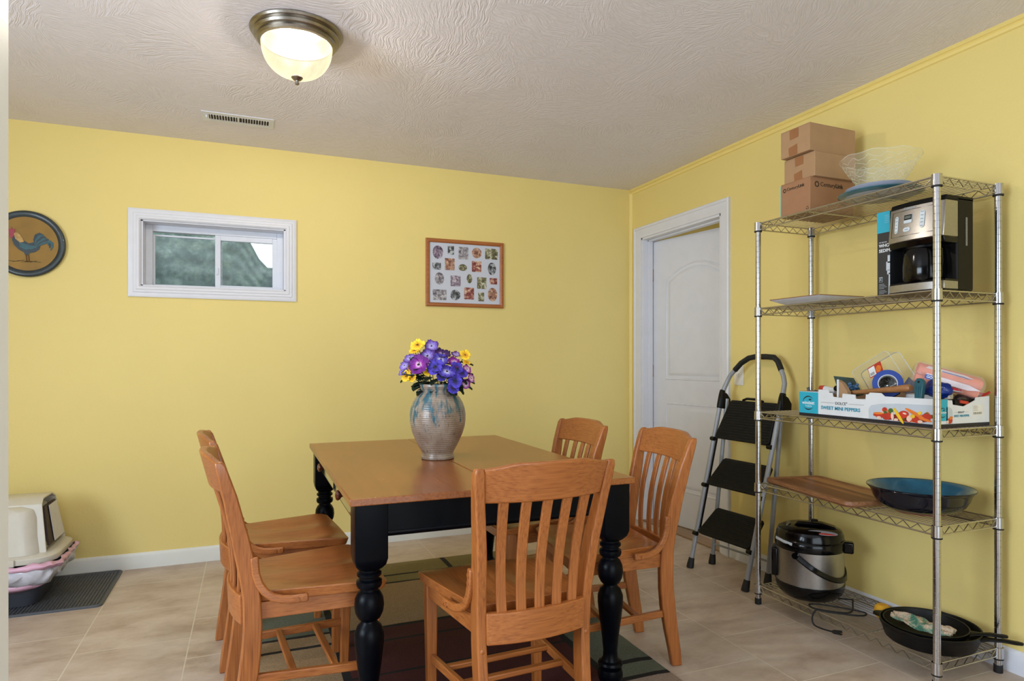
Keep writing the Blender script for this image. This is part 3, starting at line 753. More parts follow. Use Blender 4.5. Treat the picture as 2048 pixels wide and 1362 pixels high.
vid = {}
for i, x in enumerate(fine_x):
    for j_, y in enumerate(fine_y):
        e = i in (0, len(fine_x) - 1) or j_ in (0, len(fine_y) - 1)
        wob = 0 if e else 0.0022
        vid[i, j_] = b.bm.verts.new((x + wob * noise.noise((x * 60, y * 60, 3)), y + wob * noise.noise((x * 60, y * 60, 9)), rz(x, y) - (0.004 if e else 0)))
for i in range(len(fine_x) - 1):
    for j_ in range(len(fine_y) - 1):
        f = b.bm.faces.new((vid[i, j_], vid[i + 1, j_], vid[i + 1, j_ + 1], vid[i, j_ + 1]))
        f.material_index = rugcol((fine_x[i] + fine_x[i + 1]) / 2, (fine_y[j_] + fine_y[j_ + 1]) / 2)
ed = [vid[i, 0] for i in range(len(fine_x))] + [vid[len(fine_x) - 1, j_] for j_ in range(1, len(fine_y))] + [vid[i, len(fine_y) - 1] for i in range(len(fine_x) - 2, -1, -1)] + [vid[0, j_] for j_ in range(len(fine_y) - 2, 0, -1)]
low = [b.bm.verts.new((v.co.x, v.co.y, 0.0)) for v in ed]
for k in range(len(ed)):
    f = b.bm.faces.new((ed[k - 1], ed[k], low[k], low[k - 1])); f.material_index = 5
rug = b.build('area_rug', rm, org=(RX0, RY0, 0), angle=60)
tag(rug, 'rug with olive, tan, sage and dark red blocks and black lines under the table', 'rug')

# ------------------------------------------------------------------ table
TX0, TX1, TY0, TY1, TZ = 0.272, 1.252, 1.938, 3.335, 0.760
tb = thing('dining_table', 'wooden topped dining table with black turned legs under the vase', 'table', (0.761, 2.646, 0))
XC = 0.761
for x0, x1 in ((TX0, XC - 0.0008), (XC + 0.0008, TX1)):
    MB().box((x0, TY0, TZ - 0.022), (x1, TY1, TZ)).build('tabletop', 'topY', tb, bevel=0.003)
leg_prof = [(0.0, 0.0), (0.020, 0.0), (0.026, 0.006), (0.042, 0.034), (0.0445, 0.052), (0.040, 0.070), (0.030, 0.076), (0.041, 0.080), (0.044, 0.087), (0.041, 0.095), (0.031, 0.100), (0.026, 0.112),
            (0.025, 0.135), (0.030, 0.185), (0.039, 0.250), (0.0450, 0.305), (0.0445, 0.330), (0.036, 0.352), (0.0255, 0.362), (0.0245, 0.368), (0.034, 0.376), (0.0425, 0.394), (0.0450, 0.415), (0.0425, 0.437),
            (0.034, 0.454), (0.028, 0.459), (0.0275, 0.466), (0.036, 0.470), (0.0395, 0.479), (0.0385, 0.490), (0.030, 0.495), (0.030, 0.501), (0.037, 0.505), (0.0375, 0.513), (0.031, 0.519), (0.031, 0.528)]
LH = 0.049
for lx, ly in ((TX0 + 0.066, TY0 + 0.060), (TX1 - 0.066, TY0 + 0.060), (TX0 + 0.066, TY1 - 0.068), (TX1 - 0.066, TY1 - 0.068)):
    b = MB(); b.lathe(leg_prof, (lx, ly, 0.009), 32)
    # square block; its lower corners are turned away
    rings = []
    for z, k, rr in ((0.532, 0.60, 0.55), (0.540, 0.78, 0.40), (0.553, 0.93, 0.2), (0.572, 1.0, 0.05), (TZ - 0.022, 1.0, 0.05)):
        ring = []
        for cx, cy, a0 in ((1, -1, -90), (1, 1, 0), (-1, 1, 90), (-1, -1, 180)):
            for q in range(4):
                a = math.radians(a0 + 30 * q); r = LH * rr
                ring.append(Vector((lx + cx * (LH * k - r) + r * math.cos(a), ly + cy * (LH * k - r) + r * math.sin(a), z)))
        rings.append(ring)
    b.loft(rings)
    b.build('leg', 'black_paint', tb, angle=40)
def apron(a, c, bead_axis):
    b = MB(); b.box(a, c); x0, y0, z0 = a; x1, y1, z1 = c
    if bead_axis == 'x': b.cyl((x0, (y0 + y1) / 2, z0 + 0.002), (x1, (y0 + y1) / 2, z0 + 0.002), 0.0125, 12)
    else: b.cyl(((x0 + x1) / 2, y0, z0 + 0.002), ((x0 + x1) / 2, y1, z0 + 0.002), 0.0125, 12)
    return b.build('apron', 'black_paint', tb)
apron((TX0 + 0.11, TY0 + 0.045, 0.638), (TX1 - 0.11, TY0 + 0.065, TZ - 0.022), 'x')
apron((TX0 + 0.11, TY1 - 0.065, 0.638), (TX1 - 0.11, TY1 - 0.045, TZ - 0.022), 'x')
apron((TX1 - 0.065, TY0 + 0.11, 0.638), (TX1 - 0.045, TY1 - 0.11, TZ - 0.022), 'y')
MB().box((TX0 + 0.045, TY0 + 0.11, 0.640), (TX0 + 0.065, TY1 - 0.11, TZ - 0.022)).build('apron', 'black_paint', tb)
M['drawer'] = plain('glossy_black_drawer', lin(22, 25, 32), 0.12, var=0.1, coat=1.0)
for yc in (2.330, 2.965):
    d = MB().box((TX0 + 0.040, yc - 0.27, 0.650), (TX0 + 0.046, yc + 0.27, TZ - 0.030)).build('drawer_front', 'drawer', tb, bevel=0.002)
    X = frame((TX0 + 0.040, yc, 0.697), (0, -1, 0), (0, 0, 1))
    MB().lathe([(0.0, 0.0), (0.012, 0.0), (0.0125, 0.003), (0.007, 0.008), (0.0075, 0.014), (0.016, 0.021), (0.0185, 0.027), (0.016, 0.033), (0.007, 0.036), (0, 0.0365)], n=24, X=X).build('knob', 'knob', d)

# ------------------------------------------------------------------ chairs (local: y forward, x to the sitter's right)
post_prof = [  # z, rear y, front y, x
    (0.000, -0.052, -0.012, 0.158), (0.060, -0.046, 0.000, 0.159), (0.140, -0.034, 0.018, 0.160), (0.230, -0.022, 0.035, 0.162), (0.300, -0.014, 0.042, 0.164), (0.370, -0.010, 0.044, 0.166),
    (0.450, -0.012, 0.040, 0.168), (0.500, -0.018, 0.034, 0.170), (0.568, -0.031, 0.022, 0.174), (0.640, -0.044, 0.006, 0.179), (0.700, -0.056, -0.010, 0.186), (0.770, -0.069, -0.028, 0.194), (0.820, -0.080, -0.045, 0.200), (0.858, -0.088, -0.058, 0.203), (0.875, -0.090, -0.070, 0.204)]
def post_at(z):
    for (z0, r0, f0, x0), (z1, r1, f1, x1) in zip(post_prof[:-1], post_prof[1:]):
        if z <= z1:
            t = (z - z0) / (z1 - z0); return r0 + (r1 - r0) * t, f0 + (f1 - f0) * t, x0 + (x1 - x0) * t
    return post_prof[-1][1:]
def bow(x, amt=0.030): return -amt * (1 - min(1.0, abs(x) / 0.185) ** 2)
def seat_hw(v): return 0.166 + (0.236 - 0.166) * (v ** 0.85)
SY0, SY1 = 0.034, 0.420
def make_chair(name_label):
    c = thing('dining_chair', name_label, 'chair', (0, 0, 0), local=True, group='matching oak slat back chairs around the table')
    for s in (-1, 1):
        rings = []
        for z, r, f, x in post_prof:
            e = 0.0145 if z < 0.87 else 0.011
            rings.append([Vector((s * x - e, r, z)), Vector((s * x + e, r, z)), Vector((s * x + e, f, z)), Vector((s * x - e, f, z))])
        p = MB().loft(rings).build('rear_post', 'oakZ', c, bevel=0.0045, angle=50)
        b = MB(); X = frame((s * 0.166, -0.0105, 0.355), (-1, 0, 0), (0, 0, 1)); X = frame((s * 0.166, -0.009, 0.355), (1, 0, 0), (0, 0, 1))
        b.lathe([(0.0, 0.003), (0.006, 0.0025), (0.008, 0.001), (0.008, -0.004)], n=16, X=X); b.build('peg', 'oakZ', p)
        # front leg
        rings = []
        for z, h in ((0.0, 0.014), (0.20, 0.0165), (0.39, 0.0195), (0.437, 0.0195)):
            cx, cy = s * 0.193, 0.378 - (0.39 - z) * 0.02
            rings.append([Vector((cx - h, cy - h, z)), Vector((cx + h, cy - h, z)), Vector((cx + h, cy + h, z)), Vector((cx - h, cy + h, z))])
        MB().loft(rings).build('leg', 'oakZ', c, bevel=0.004)
        # bentwood brace from post to seat edge
        pts = [(0.1885, 0.020, 0.580), (0.1885, 0.021, 0.560), (0.189, 0.024, 0.530), (0.190, 0.033, 0.500), (0.192, 0.048, 0.475), (0.197, 0.070, 0.456), (0.204, 0.098, 0.447), (0.210, 0.130, 0.4445), (0.215, 0.160, 0.4455), (0.217, 0.172, 0.446)]
        b = MB(); b.tube([(s * x, y, z) for x, y, z in pts], 1.0, flat=(0.024, 0.016), up=(1, 0, 0))
        br = b.build('arm_brace', 'oakY', c, bevel=0.005, angle=60)
        for (x, y, z) in ((0.197, 0.021, 0.562), (0.197, 0.0225, 0.540), (0.222, 0.138, 0.4445), (0.2235, 0.160, 0.4455)):
            b = MB(); b.cyl((s * (x - 0.004), y, z), (s * (x + 0.0012), y, z), 0.0072, 14); b.build('plug', 'oakX', br)
        # side stretcher
        r_, f_, x_ = post_at(0.20)
        MB().tube([(s * x_, f_ - 0.006, 0.205), (s * 0.192, 0.365, 0.190)], 1.0, flat=(0.017, 0.027), up=(0, 0, 1)).build('stretcher', 'oakY', c, bevel=0.003)
        # side apron
        MB().tube([(s * 0.160, 0.038, 0.410), (s * 0.196, 0.372, 0.412)], 1.0, flat=(0.018, 0.052), up=(0, 0, 1)).build('side_apron', 'oakY', c, bevel=0.002)
    MB().box((-0.185, 0.372, 0.388), (0.185, 0.392, 0.437)).build('front_apron', 'oakX', c, bevel=0.002)
    for y in (0.135, 0.262):
        k = (y - 0.03) / 0.335; hw = 0.162 + (0.192 - 0.162) * k; z = 0.203 - 0.015 * k + 0.006
        MB().tube([(-hw, y, z), (hw, y, z)], 1.0, flat=(0.022, 0.016), up=(0, 0, 1)).build('stretcher', 'oakX', c, bevel=0.003)
    # saddle seat
    def outline(v):
        w = seat_hw(v)
        if v > 0.90: q = (v - 0.90) / 0.10; w -= 0.030 * (1 - math.sqrt(max(0, 1 - q * q)))
        if v < 0.06: q = (0.06 - v) / 0.06; w -= 0.012 * (1 - math.sqrt(max(0, 1 - q * q)))
        return w
    def zt(x, v, w):
        u = abs(x) / w
        lobes = math.exp(-((u - 0.42) / 0.30) ** 2) * math.sin(math.pi * min(1, max(0, (1.0 - v) / 0.95)) ** 0.9)
        edge = 0.004 * (u ** 4)
        front = 0.010 * max(0, (v - 0.82) / 0.18) ** 2
        return 0.466 - 0.019 * lobes + edge - front
    nv, nu = 26, 26
    vs_ = [0.0, 0.015, 0.03, 0.06] + [0.06 + 0.84 * k / 18 for k in range(1, 19)] + [0.93, 0.955, 0.975, 0.99, 1.0]
    b = MB(); top = []; bot = []
    for v in vs_:
        w = outline(v); y = SY0 + (SY1 - SY0) * v + (0)
        top.append([b.bm.verts.new((w * (2 * k / nu - 1), y + 0.006 * (1 - (2 * k / nu - 1) ** 2) * v, zt(w * (2 * k / nu - 1), v, w))) for k in range(nu + 1)])
        bot.append([b.bm.verts.new((w * 0.975 * (2 * k / nu - 1), SY0 + (SY1 - SY0 - 0.008) * v, 0.4365)) for k in range(nu + 1)])
    for i in range(len(vs_) - 1):
        for k in range(nu):
            b.bm.faces.new((top[i][k], top[i][k + 1], top[i + 1][k + 1], top[i + 1][k]))
            b.bm.faces.new((bot[i][k], bot[i + 1][k], bot[i + 1][k + 1], bot[i][k + 1]))
        b.bm.faces.new((top[i][0], top[i + 1][0], bot[i + 1][0], bot[i][0])); b.bm.faces.new((top[i][nu], bot[i][nu], bot[i + 1][nu], top[i + 1][nu]))
    for k in range(nu):
        b.bm.faces.new((top[0][k], bot[0][k], bot[0][k + 1], top[0][k + 1])); b.bm.faces.new((top[-1][k], top[-1][k + 1], bot[-1][k + 1], bot[-1][k]))
    b.build('seat', 'oakY', c, bevel=0.006, angle=50, seg=3)
    # lower back rail behind the seat
    def rail(z0, z1, topfn=None, th=0.022, amt=0.030, n=16, inset_=0.012, lean=0.0):
        rings = []
        for k in range(n + 1):
            t = 2 * k / n - 1
            zt_ = z1 + (topfn(t) if topfn else 0.0)
            ra, fa, xa = post_at(z0); rb, fb, xb = post_at(min(0.875, z1))
            xl = (xa - inset_) * t; xh = (xb - inset_) * t
            ya = (ra + fa) / 2 + bow(xl, amt) + lean; yb = (rb + fb) / 2 + bow(xh, amt) + lean
            rings.append([Vector((xl, ya - th / 2, z0)), Vector((xl, ya + th / 2, z0)), Vector((xh, yb + th / 2, zt_)), Vector((xh, yb - th / 2, zt_))])
        return MB().loft(rings)
    rail(0.372, 0.462, amt=0.034, lean=-0.012).build('lower_rail', 'oakX', c, bevel=0.0035, angle=50)
    crest = lambda t: 0.015 * (0.5 - 0.5 * math.cos(math.pi * min(1, (1 - abs(t)) / 0.55)))
    rail(0.776, 0.873, topfn=crest, amt=0.036).build('top_rail', 'oakX', c, bevel=0.0055, angle=50, seg=3)
    for k in range(-2, 3):
        pts = []
        for q in range(11):
            t = q / 10; z = 0.452 + (0.790 - 0.452) * t
            r_, f_, x_ = post_at(z); x = k * (0.0555 + 0.0085 * t)
            y = (r_ + f_) / 2 + bow(x, 0.034) * 1.0 - 0.010 * (1 - t) + 0.012 * math.sin(math.pi * t)
            pts.append((x, y, z))
        MB().tube(pts, 1.0, flat=(0.0095, 0.030), up=(1, 0, 0)).build('slat', 'oakZ', c, bevel=0.0025, angle=50)
    return c
def place(c, x, y, deg, z=0.0):
    c.location = (x, y, z); c.rotation_euler = (0, 0, math.radians(deg))     # deg: 0 faces +y
ch = make_chair('oak slat back chair seen from behind, nearest the camera at the table end')
place(ch, 0.759, 1.700, 2.5, 0.0092)
for (x, y, d, z, lab) in ((-0.024, 2.268, -85, 0.012, 'nearer oak slat back chair of the two left of the table'),
                       (-0.069, 2.820, -85, 0.012, 'farther oak slat back chair of the two left of the table, beside the back wall'),
                       (1.506, 2.230, 83.0, 0.012, 'nearer oak slat back chair of the two right of the table, before the white door'),
                       (1.400, 2.748, 91.5, 0.012, 'farther oak slat back chair of the two right of the table, behind the nearer one')):
    c = copy_tree(ch); c['label'] = lab; place(c, x, y, d, 0.0)

# ------------------------------------------------------------------ vase and flowers
vc = (0.728, 2.625, TZ)
def vase_mat():
    m, nt, N, L, P = newmat('dripped_stoneware_glaze')
    tc = N.new('ShaderNodeTexCoord'); sep = N.new('ShaderNodeSeparateXYZ'); L.new(tc.outputs['Object'], sep.inputs[0])
    at = N.new('ShaderNodeMath'); at.operation = 'ARCTAN2'; L.new(sep.outputs['Y'], at.inputs[0]); L.new(sep.outputs['X'], at.inputs[1])
    cb = N.new('ShaderNodeCombineXYZ'); L.new(at.outputs[0], cb.inputs[0])
    zs = N.new('ShaderNodeMath'); zs.operation = 'MULTIPLY'; L.new(sep.outputs['Z'], zs.inputs[0]); zs.inputs[1].default_value = 3.0; L.new(zs.outputs[0], cb.inputs[1])
    n = N.new('ShaderNodeTexNoise'); n.inputs['Scale'].default_value = 4.5; n.inputs['Detail'].default_value = 5; L.new(cb.outputs[0], n.inputs['Vector'])
    hm = N.new('ShaderNodeMapRange'); L.new(sep.outputs['Z'], hm.inputs[0]); hm.inputs[1].default_value = 0.10; hm.inputs[2].default_value = 0.20; hm.inputs[3].default_value = -0.22; hm.inputs[4].default_value = 0.06
    hm2 = N.new('ShaderNodeMapRange'); L.new(sep.outputs['Z'], hm2.inputs[0]); hm2.inputs[1].default_value = 0.20; hm2.inputs[2].default_value = 0.275; hm2.inputs[3].default_value = 0.0; hm2.inputs[4].default_value = -0.06
    a1 = N.new('ShaderNodeMath'); a1.operation = 'ADD'; L.new(n.outputs['Fac'], a1.inputs[0]); L.new(hm.outputs[0], a1.inputs[1])
    a2 = N.new('ShaderNodeMath'); a2.operation = 'ADD'; L.new(a1.outputs[0], a2.inputs[0]); L.new(hm2.outputs[0], a2.inputs[1])
    rb = ramp(N, [(0.50, (0, 0, 0, 1)), (0.60, (1, 1, 1, 1))]); L.new(a2.outputs[0], rb.inputs[0])
    n2 = N.new('ShaderNodeTexNoise'); n2.inputs['Scale'].default_value = 14; n2.inputs['Detail'].default_value = 4; L.new(tc.outputs['Object'], n2.inputs['Vector'])
    base = ramp(N, [(0.3, lin(128, 106, 90)), (0.6, lin(158, 144, 128)), (0.8, lin(176, 164, 148))]); L.new(n2.outputs['Fac'], base.inputs[0])
    # iron speckle and thin dark runs
    n3 = N.new('ShaderNodeTexNoise'); n3.inputs['Scale'].default_value = 9; n3.inputs['Detail'].default_value = 1; L.new(cb.outputs[0], n3.inputs['Vector'])
    run = ramp(N, [(0.488, (0, 0, 0, 1)), (0.500, (0.75, 0.75, 0.75, 1)), (0.512, (0, 0, 0, 1))]); L.new(n3.outputs['Fac'], run.inputs[0])
    c1 = mixc(N, L, run.outputs[0], base.outputs[0], lin(74, 62, 54))
    c2 = mixc(N, L, rb.outputs[0], c1, lin(48, 96, 110))
    w = N.new('ShaderNodeTexWave'); w.bands_direction = 'Z'; w.inputs['Scale'].default_value = 38; w.inputs['Distortion'].default_value = 0.6; L.new(tc.outputs['Object'], w.inputs['Vector'])
    ww = ramp(N, [(0.0, (0.90, 0.88, 0.86, 1)), (0.5, (1, 1, 1, 1))]); L.new(w.outputs['Fac'], ww.inputs[0])
    L.new(mixc(N, L, 1.0, c2, ww.outputs[0], 'MULTIPLY'), P.inputs['Base Color'])
    P.inputs['Roughness'].default_value = 0.28; P.inputs['Coat Weight'].default_value = 0.25
    bp = N.new('ShaderNodeBump'); bp.inputs['Strength'].default_value = 0.35; bp.inputs['Distance'].default_value = 0.002; L.new(w.outputs['Fac'], bp.inputs['Height']); L.new(bp.outputs[0], P.inputs['Normal'])
    return m
M['vase'] = vase_mat()
vs = thing('vase', 'tall stoneware vase with blue glaze drips standing on the table', 'vase', vc)
vp = [(0.0, 0.0), (0.064, 0.0), (0.069, 0.004), (0.068, 0.012), (0.064, 0.020), (0.068, 0.032), (0.079, 0.052), (0.092, 0.078), (0.104, 0.106), (0.112, 0.132), (0.1165, 0.160), (0.1168, 0.185), (0.1125, 0.212), (0.1045, 0.234),
      (0.092, 0.255), (0.078, 0.270), (0.0715, 0.277), (0.069, 0.282), (0.071, 0.288), (0.076, 0.296), (0.0785, 0.302), (0.079, 0.308), (0.0765, 0.312), (0.072, 0.309), (0.068, 0.298), (0.063, 0.284), (0.070, 0.262), (0.095, 0.225), (0.104, 0.17), (0.09, 0.09), (0.058, 0.02), (0.0, 0.014)]
MB().lathe(vp, vc, 64).build('body', 'vase', vs, angle=60)
b = MB(); cr = Vector((math.cos(YAW), -math.sin(YAW), 0)); cf = Vector((math.sin(YAW), math.cos(YAW), 0))
lp = Vector(vc) - cr * 0.072 - cf * 0.02
b.tube([lp + Vector((0, 0, 0.288)), lp + Vector((0, 0, 0.278)) - cr * 0.006, lp + Vector((0, 0, 0.262)) - cr * 0.010], [0.006, 0.008, 0.004], 8); b.build('lug', 'vase', vs)

def petal_mat(name, inner, outer, edge):
    m, nt, N, L, P = newmat(name)
    tc = N.new('ShaderNodeTexCoord'); ln = N.new('ShaderNodeVectorMath'); ln.operation = 'LENGTH'; L.new(tc.outputs['Object'], ln.inputs[0])
    n = N.new('ShaderNodeTexNoise'); n.inputs['Scale'].default_value = 90; L.new(tc.outputs['Object'], n.inputs['Vector'])
    mr = N.new('ShaderNodeMapRange'); L.new(n.outputs['Fac'], mr.inputs[0]); mr.inputs[3].default_value = -0.006; mr.inputs[4].default_value = 0.006
    ad = N.new('ShaderNodeMath'); ad.operation = 'ADD'; L.new(ln.outputs['Value'], ad.inputs[0]); L.new(mr.outputs[0], ad.inputs[1])
    sc = N.new('ShaderNodeMath'); sc.operation = 'MULTIPLY'; L.new(ad.outputs[0], sc.inputs[0]); sc.inputs[1].default_value = 30.0
    r = ramp(N, [(0.22, inner), (0.5, outer), (0.86, edge)]); L.new(sc.outputs[0], r.inputs[0])
    L.new(r.outputs[0], P.inputs['Base Color']); P.inputs['Roughness'].default_value = 0.65
    return m
PT = {'y': petal_mat('yellow_petals', lin(206, 140, 10), lin(240, 196, 30), lin(250, 214, 60)),
      'm': petal_mat('magenta_petals', lin(225, 190, 215), lin(150, 34, 156), lin(104, 16, 124)),
      'i': petal_mat('indigo_petals', lin(26, 14, 70), lin(58, 44, 160), lin(76, 58, 184)),
      'l': petal_mat('lavender_petals', lin(176, 166, 220), lin(132, 108, 196), lin(76, 36, 124)),
      'v': petal_mat('dark_violet_petals', lin(170, 150, 200), lin(74, 28, 112), lin(48, 12, 76)),
      'p': petal_mat('blue_white_petals', lin(190, 188, 226), lin(104, 96, 196), lin(62, 46, 156))}
M['stem'] = plain('flower_stem', lin(44, 62, 34), 0.6)
M['leaf'] = plain('dark_leaf', lin(26, 44, 26), 0.55, var=0.2)
M['eye'] = plain('pansy_eye', lin(34, 24, 20), 0.7)
# crop x, crop y, radius px (crop), tint, depth offset towards camera, label
fl = [(365,150,62,'y',0.00,'yellow pansy at the top left of the bouquet'),
      (335,205,48,'y',0.03,'small yellow pansy just below the topmost yellow one'),
      (500,160,58,'l',-0.02,'pale lavender pansy at the top beside the yellow one'),
      (605,235,72,'v',0.00,'dark violet and white pansy at the top centre of the bouquet'),
      (740,238,40,'v',-0.01,'dark purple half open bud standing at the upper right'),
      (828,245,46,'y',-0.02,'yellow pansy at the far upper right of the bouquet'),
      (842,318,34,'y',0.00,'small yellow pansy under the yellow one at far right'),
      (290,278,55,'l',-0.01,'lavender pansy at the upper left shoulder of the bouquet'),
      (462,255,64,'l',0.02,'pale lavender pansy behind the large magenta bloom'),
      (378,340,86,'m',0.07,'large magenta pansy with white throat at front left'),
      (592,292,64,'p',0.05,'pale blue white pansy at the centre under the dark violet one'),
      (296,378,40,'y',0.04,'small yellow pansy tucked left of the large magenta bloom'),
      (240,350,48,'l',0.01,'lavender pansy at the far left edge of the bouquet'),
      (228,408,46,'l',0.03,'lavender pansy at the lower far left of the bouquet'),
      (255,450,48,'y',0.05,'drooping yellow pansy at lower left above the vase rim'),
      (318,462,42,'y',0.06,'yellow pansy hanging over the left of the vase rim'),
      (538,365,72,'i',0.08,'indigo pansy at the front centre of the bouquet'),
      (474,415,44,'y',0.07,'yellow pansy peeping out under the indigo one'),
      (650,410,76,'p',0.09,'large blue white pansy at front centre above the rim'),
      (722,318,58,'m',0.04,'magenta pansy at the right centre of the bouquet'),
      (745,375,56,'i',0.06,'indigo pansy at the right centre under the magenta one'),
      (792,425,54,'i',0.06,'indigo pansy at the lower right of the bouquet'),
      (732,500,60,'i',0.09,'indigo pansy hanging above the right of the vase rim'),
      (712,568,50,'i',0.10,'indigo pansy drooping lowest over the right of the rim'),
      (845,382,40,'m',0.02,'small pink magenta pansy at the right edge of the bouquet'),
      (832,528,40,'m',0.04,'magenta pansy dangling at the lower right'),
      (885,472,38,'m',0.03,'magenta pansy at the far right edge of the bouquet'),
      (600,452,44,'i',0.07,'dark indigo pansy low at the centre above the vase rim'),
      (330,408,34,'l',0.05,'small lilac pansy between the magenta bloom and the yellow ones')]
rim = Vector((vc[0], vc[1], vc[2] + 0.30))
rnd = random.Random(7)
for (cx, cy, rp_, tint, dz, lab) in fl:
    px = 760 + cx / 4.8625; py = 660 + cy / 4.8625
    dep = (vc[0] * math.sin(YAW) + vc[1] * math.cos(YAW)) - dz * 0.8
    pos = cf * dep + cr * ((px - 1024) / 1293.6 * dep) + Vector((0, 0, CAM_Z + (721.4 - py) / 1293.6 * dep))
    R = rp_ / 4.8625 / 1293.6 * dep * 1.24
    out = (pos - (rim + Vector((0, 0, -0.03)))).normalized() * 0.8 - cf * 0.9 + Vector((rnd.uniform(-.5, .5), rnd.uniform(-.35, .35), rnd.uniform(-.35, .5)))
    out.normalize()
    zq = out.to_track_quat('Z', 'Y').to_matrix().to_4x4(); spin = Matrix.Rotation(rnd.uniform(-0.5, 0.5), 4, 'Z')
    X = Matrix.Translation(pos) @ zq @ spin
    f = thing('pansy', lab, 'artificial flower', tuple(pos), group='artificial pansies in the vase')
    bmx = MB(); ph_ = rnd.uniform(0, 6)
    for k, (a0, w0, l0, zz) in enumerate(((52, 0.52, 1.06, -0.12), (128, 0.52, 1.06, -0.07), (-8, 0.46, 0.96, 0.02), (188, 0.46, 0.96, 0.05), (270, 0.66, 0.94, 0.12))):
        a0 = math.radians(a0)
        def pf_(u, v, a0=a0, w0=w0, l0=l0, zz=zz, k=k):
            r = R * l0 * v; tw = (u * 2 - 1)
            wide = w0 * R * (math.sin(math.pi * min(1, v * 0.62 + 0.08)) ** 0.8) * 1.12
            lx = r * (1 - 0.30 * tw * tw * v + 0.05 * math.cos(tw * 9 + ph_) * v); ly = tw * wide
            z = zz * R + R * (0.16 * v * v - 0.10 * tw * tw * v) + 0.11 * R * math.sin(tw * 8 + ph_ + k * 2) * v * v
            return (lx * math.cos(a0) - ly * math.sin(a0), lx * math.sin(a0) + ly * math.cos(a0), z)
        bmx.grid(pf_, 8, 7, X=X)
    pe = bmx.build('petals', PT[tint], f, angle=80, solid=0.0006)
    MB().sphere((0, 0, R * 0.10), R * 0.13, 10, 6, sc=(1, 1, 0.5), X=X).build('eye', 'eye', f)
    root = rim + Vector((rnd.uniform(-0.03, 0.03), rnd.uniform(-0.03, 0.03), -0.10))
    p0 = pos - out * 0.004; p1 = pos - out * 0.035; side = Vector((pos.x - rim.x, pos.y - rim.y, 0))
    lim = min(1.0, 0.045 / max(1e-4, side.length)); mid_ = Vector((rim.x, rim.y, rim.z + 0.025)) + side * lim
    def bz(t): return p0 * (1 - t) ** 3 + p1 * 3 * t * (1 - t) ** 2 + mid_ * 3 * t * t * (1 - t) + root * t ** 3
    MB().tube([bz(t / 10) for t in range(11)], 0.0017, 6).build('stem', 'stem', f)
    MB().lathe([(0.0, -0.010), (0.004, -0.008), (0.007, -0.001), (0.002, 0.0)], n=8, X=X).build('calyx', 'stem', f)
    for lt in (0.30, 0.52, 0.70):
        b = MB(); q = bz(lt); d = (side.normalized() if side.length > 1e-3 else cr) * 0.9 + Vector((rnd.uniform(-.6, .6), rnd.uniform(-.6, .6), rnd.uniform(-.5, .3))); d.normalize()
        s_ = d.cross(Vector((0, 0, 1))).normalized(); nn = s_.cross(d)
        def lf(u, v): return q + d * (0.055 * v) + s_ * ((u * 2 - 1) * 0.017 * math.sin(math.pi * (v * 0.94 + 0.04)) * (1 + 0.25 * math.sin(v * 22))) + nn * (0.006 * abs(u * 2 - 1) - 0.010 * v * v)
        b.grid(lf, 4, 8); b.build('leaf', 'leaf', f, solid=0.0005, angle=80)

# ------------------------------------------------------------------ litter box and mat at the left
mt = MB()
mp_ = rrect(-1.62, 3.577, -0.652, 4.146, 0.03)
rings = [[Vector((x, y, z)) for x, y in (inset(mp_, d) if d else mp_)] for d, z in ((0, 0.0), (0.0, 0.006), (0.004, 0.010), (0.012, 0.010), (0.017, 0.004))]
mt.loft(rings, caps=False); mt.add([v for v in rings[-1]], [tuple(range(len(mp_)))])
mat_ = mt.build('litter_mat', 'mat_grey', org=(-1.135, 3.86, 0), angle=40); tag(mat_, 'dark grey ribbed rubber mat on the tiles under the litter box', 'mat')
b = MB()
for k in range(62):
    x = -1.595 + k * 0.0150; b.box((x, 3.602, 0.003), (x + 0.0045, 4.121, 0.0085))
b.build('rib', 'mat_grey', mat_)['kind'] = 'stuff'
lb = thing('litter_box', 'covered cat litter box with beige hood and dark grey tray, on the mat', 'litter box', (-1.17, 3.86, 0.006))
LX0, LX1, LY0, LY1 = -1.40, -0.945, 3.665, 4.06
def rr3(x0, y0, x1, y1, r, z): return [Vector((x, y, z)) for x, y in rrect(x0, y0, x1, y1, r)]
b = MB(); b.loft([rr3(LX0, LY0 + 0.03, LX1, LY1 - 0.03, 0.05, 0.008), rr3(LX0 - 0.01, LY0 + 0.02, LX1 + 0.02, LY1 - 0.02, 0.06, 0.07), rr3(LX0 - 0.03, LY0, LX1 + 0.05, LY1, 0.07, 0.15), rr3(LX0 - 0.05, LY0 - 0.015, LX1 + 0.085, LY1 + 0.01, 0.08, 0.205)])
b.build('tray', 'litter_dark', lb)
# liner bag folded over the rim, with pink border bands
def ringpts(x0, y0, x1, y1, r, z, amp, seed):
    pts = []
    base = rrect(x0, y0, x1, y1, r, 16); base = [p for a_, b_ in zip(base, base[1:] + base[:1]) for p in ([a_] + ([(a_[0] + (b_[0] - a_[0]) * q / 12, a_[1] + (b_[1] - a_[1]) * q / 12) for q in range(1, 12)] if math.hypot(a_[0] - b_[0], a_[1] - b_[1]) > 0.05 else []))]; cx, cy = (x0 + x1) / 2, (y0 + y1) / 2
    for (x, y) in base:
        nz = noise.noise((x * 22 + seed, y * 22, z * 30)); nx = noise.noise((x * 34, y * 34 + seed, z * 40))
        dx, dy = x - cx, y - cy; l = math.hypot(dx, dy)
        pts.append(Vector((x + dx / l * amp * nx, y + dy / l * amp * nx, z + amp * nz)))
    return pts
def band(name, mat, levels, amp):
    b = MB(); b.loft([ringpts(LX0 - e, LY0 - e, LX1 + e + ex, LY1 + e * 0.3, 0.09, z, amp, 3.1) for z, e, ex in levels], caps=False)
    return b.build(name, mat, lb, solid=0.0012, angle=70)
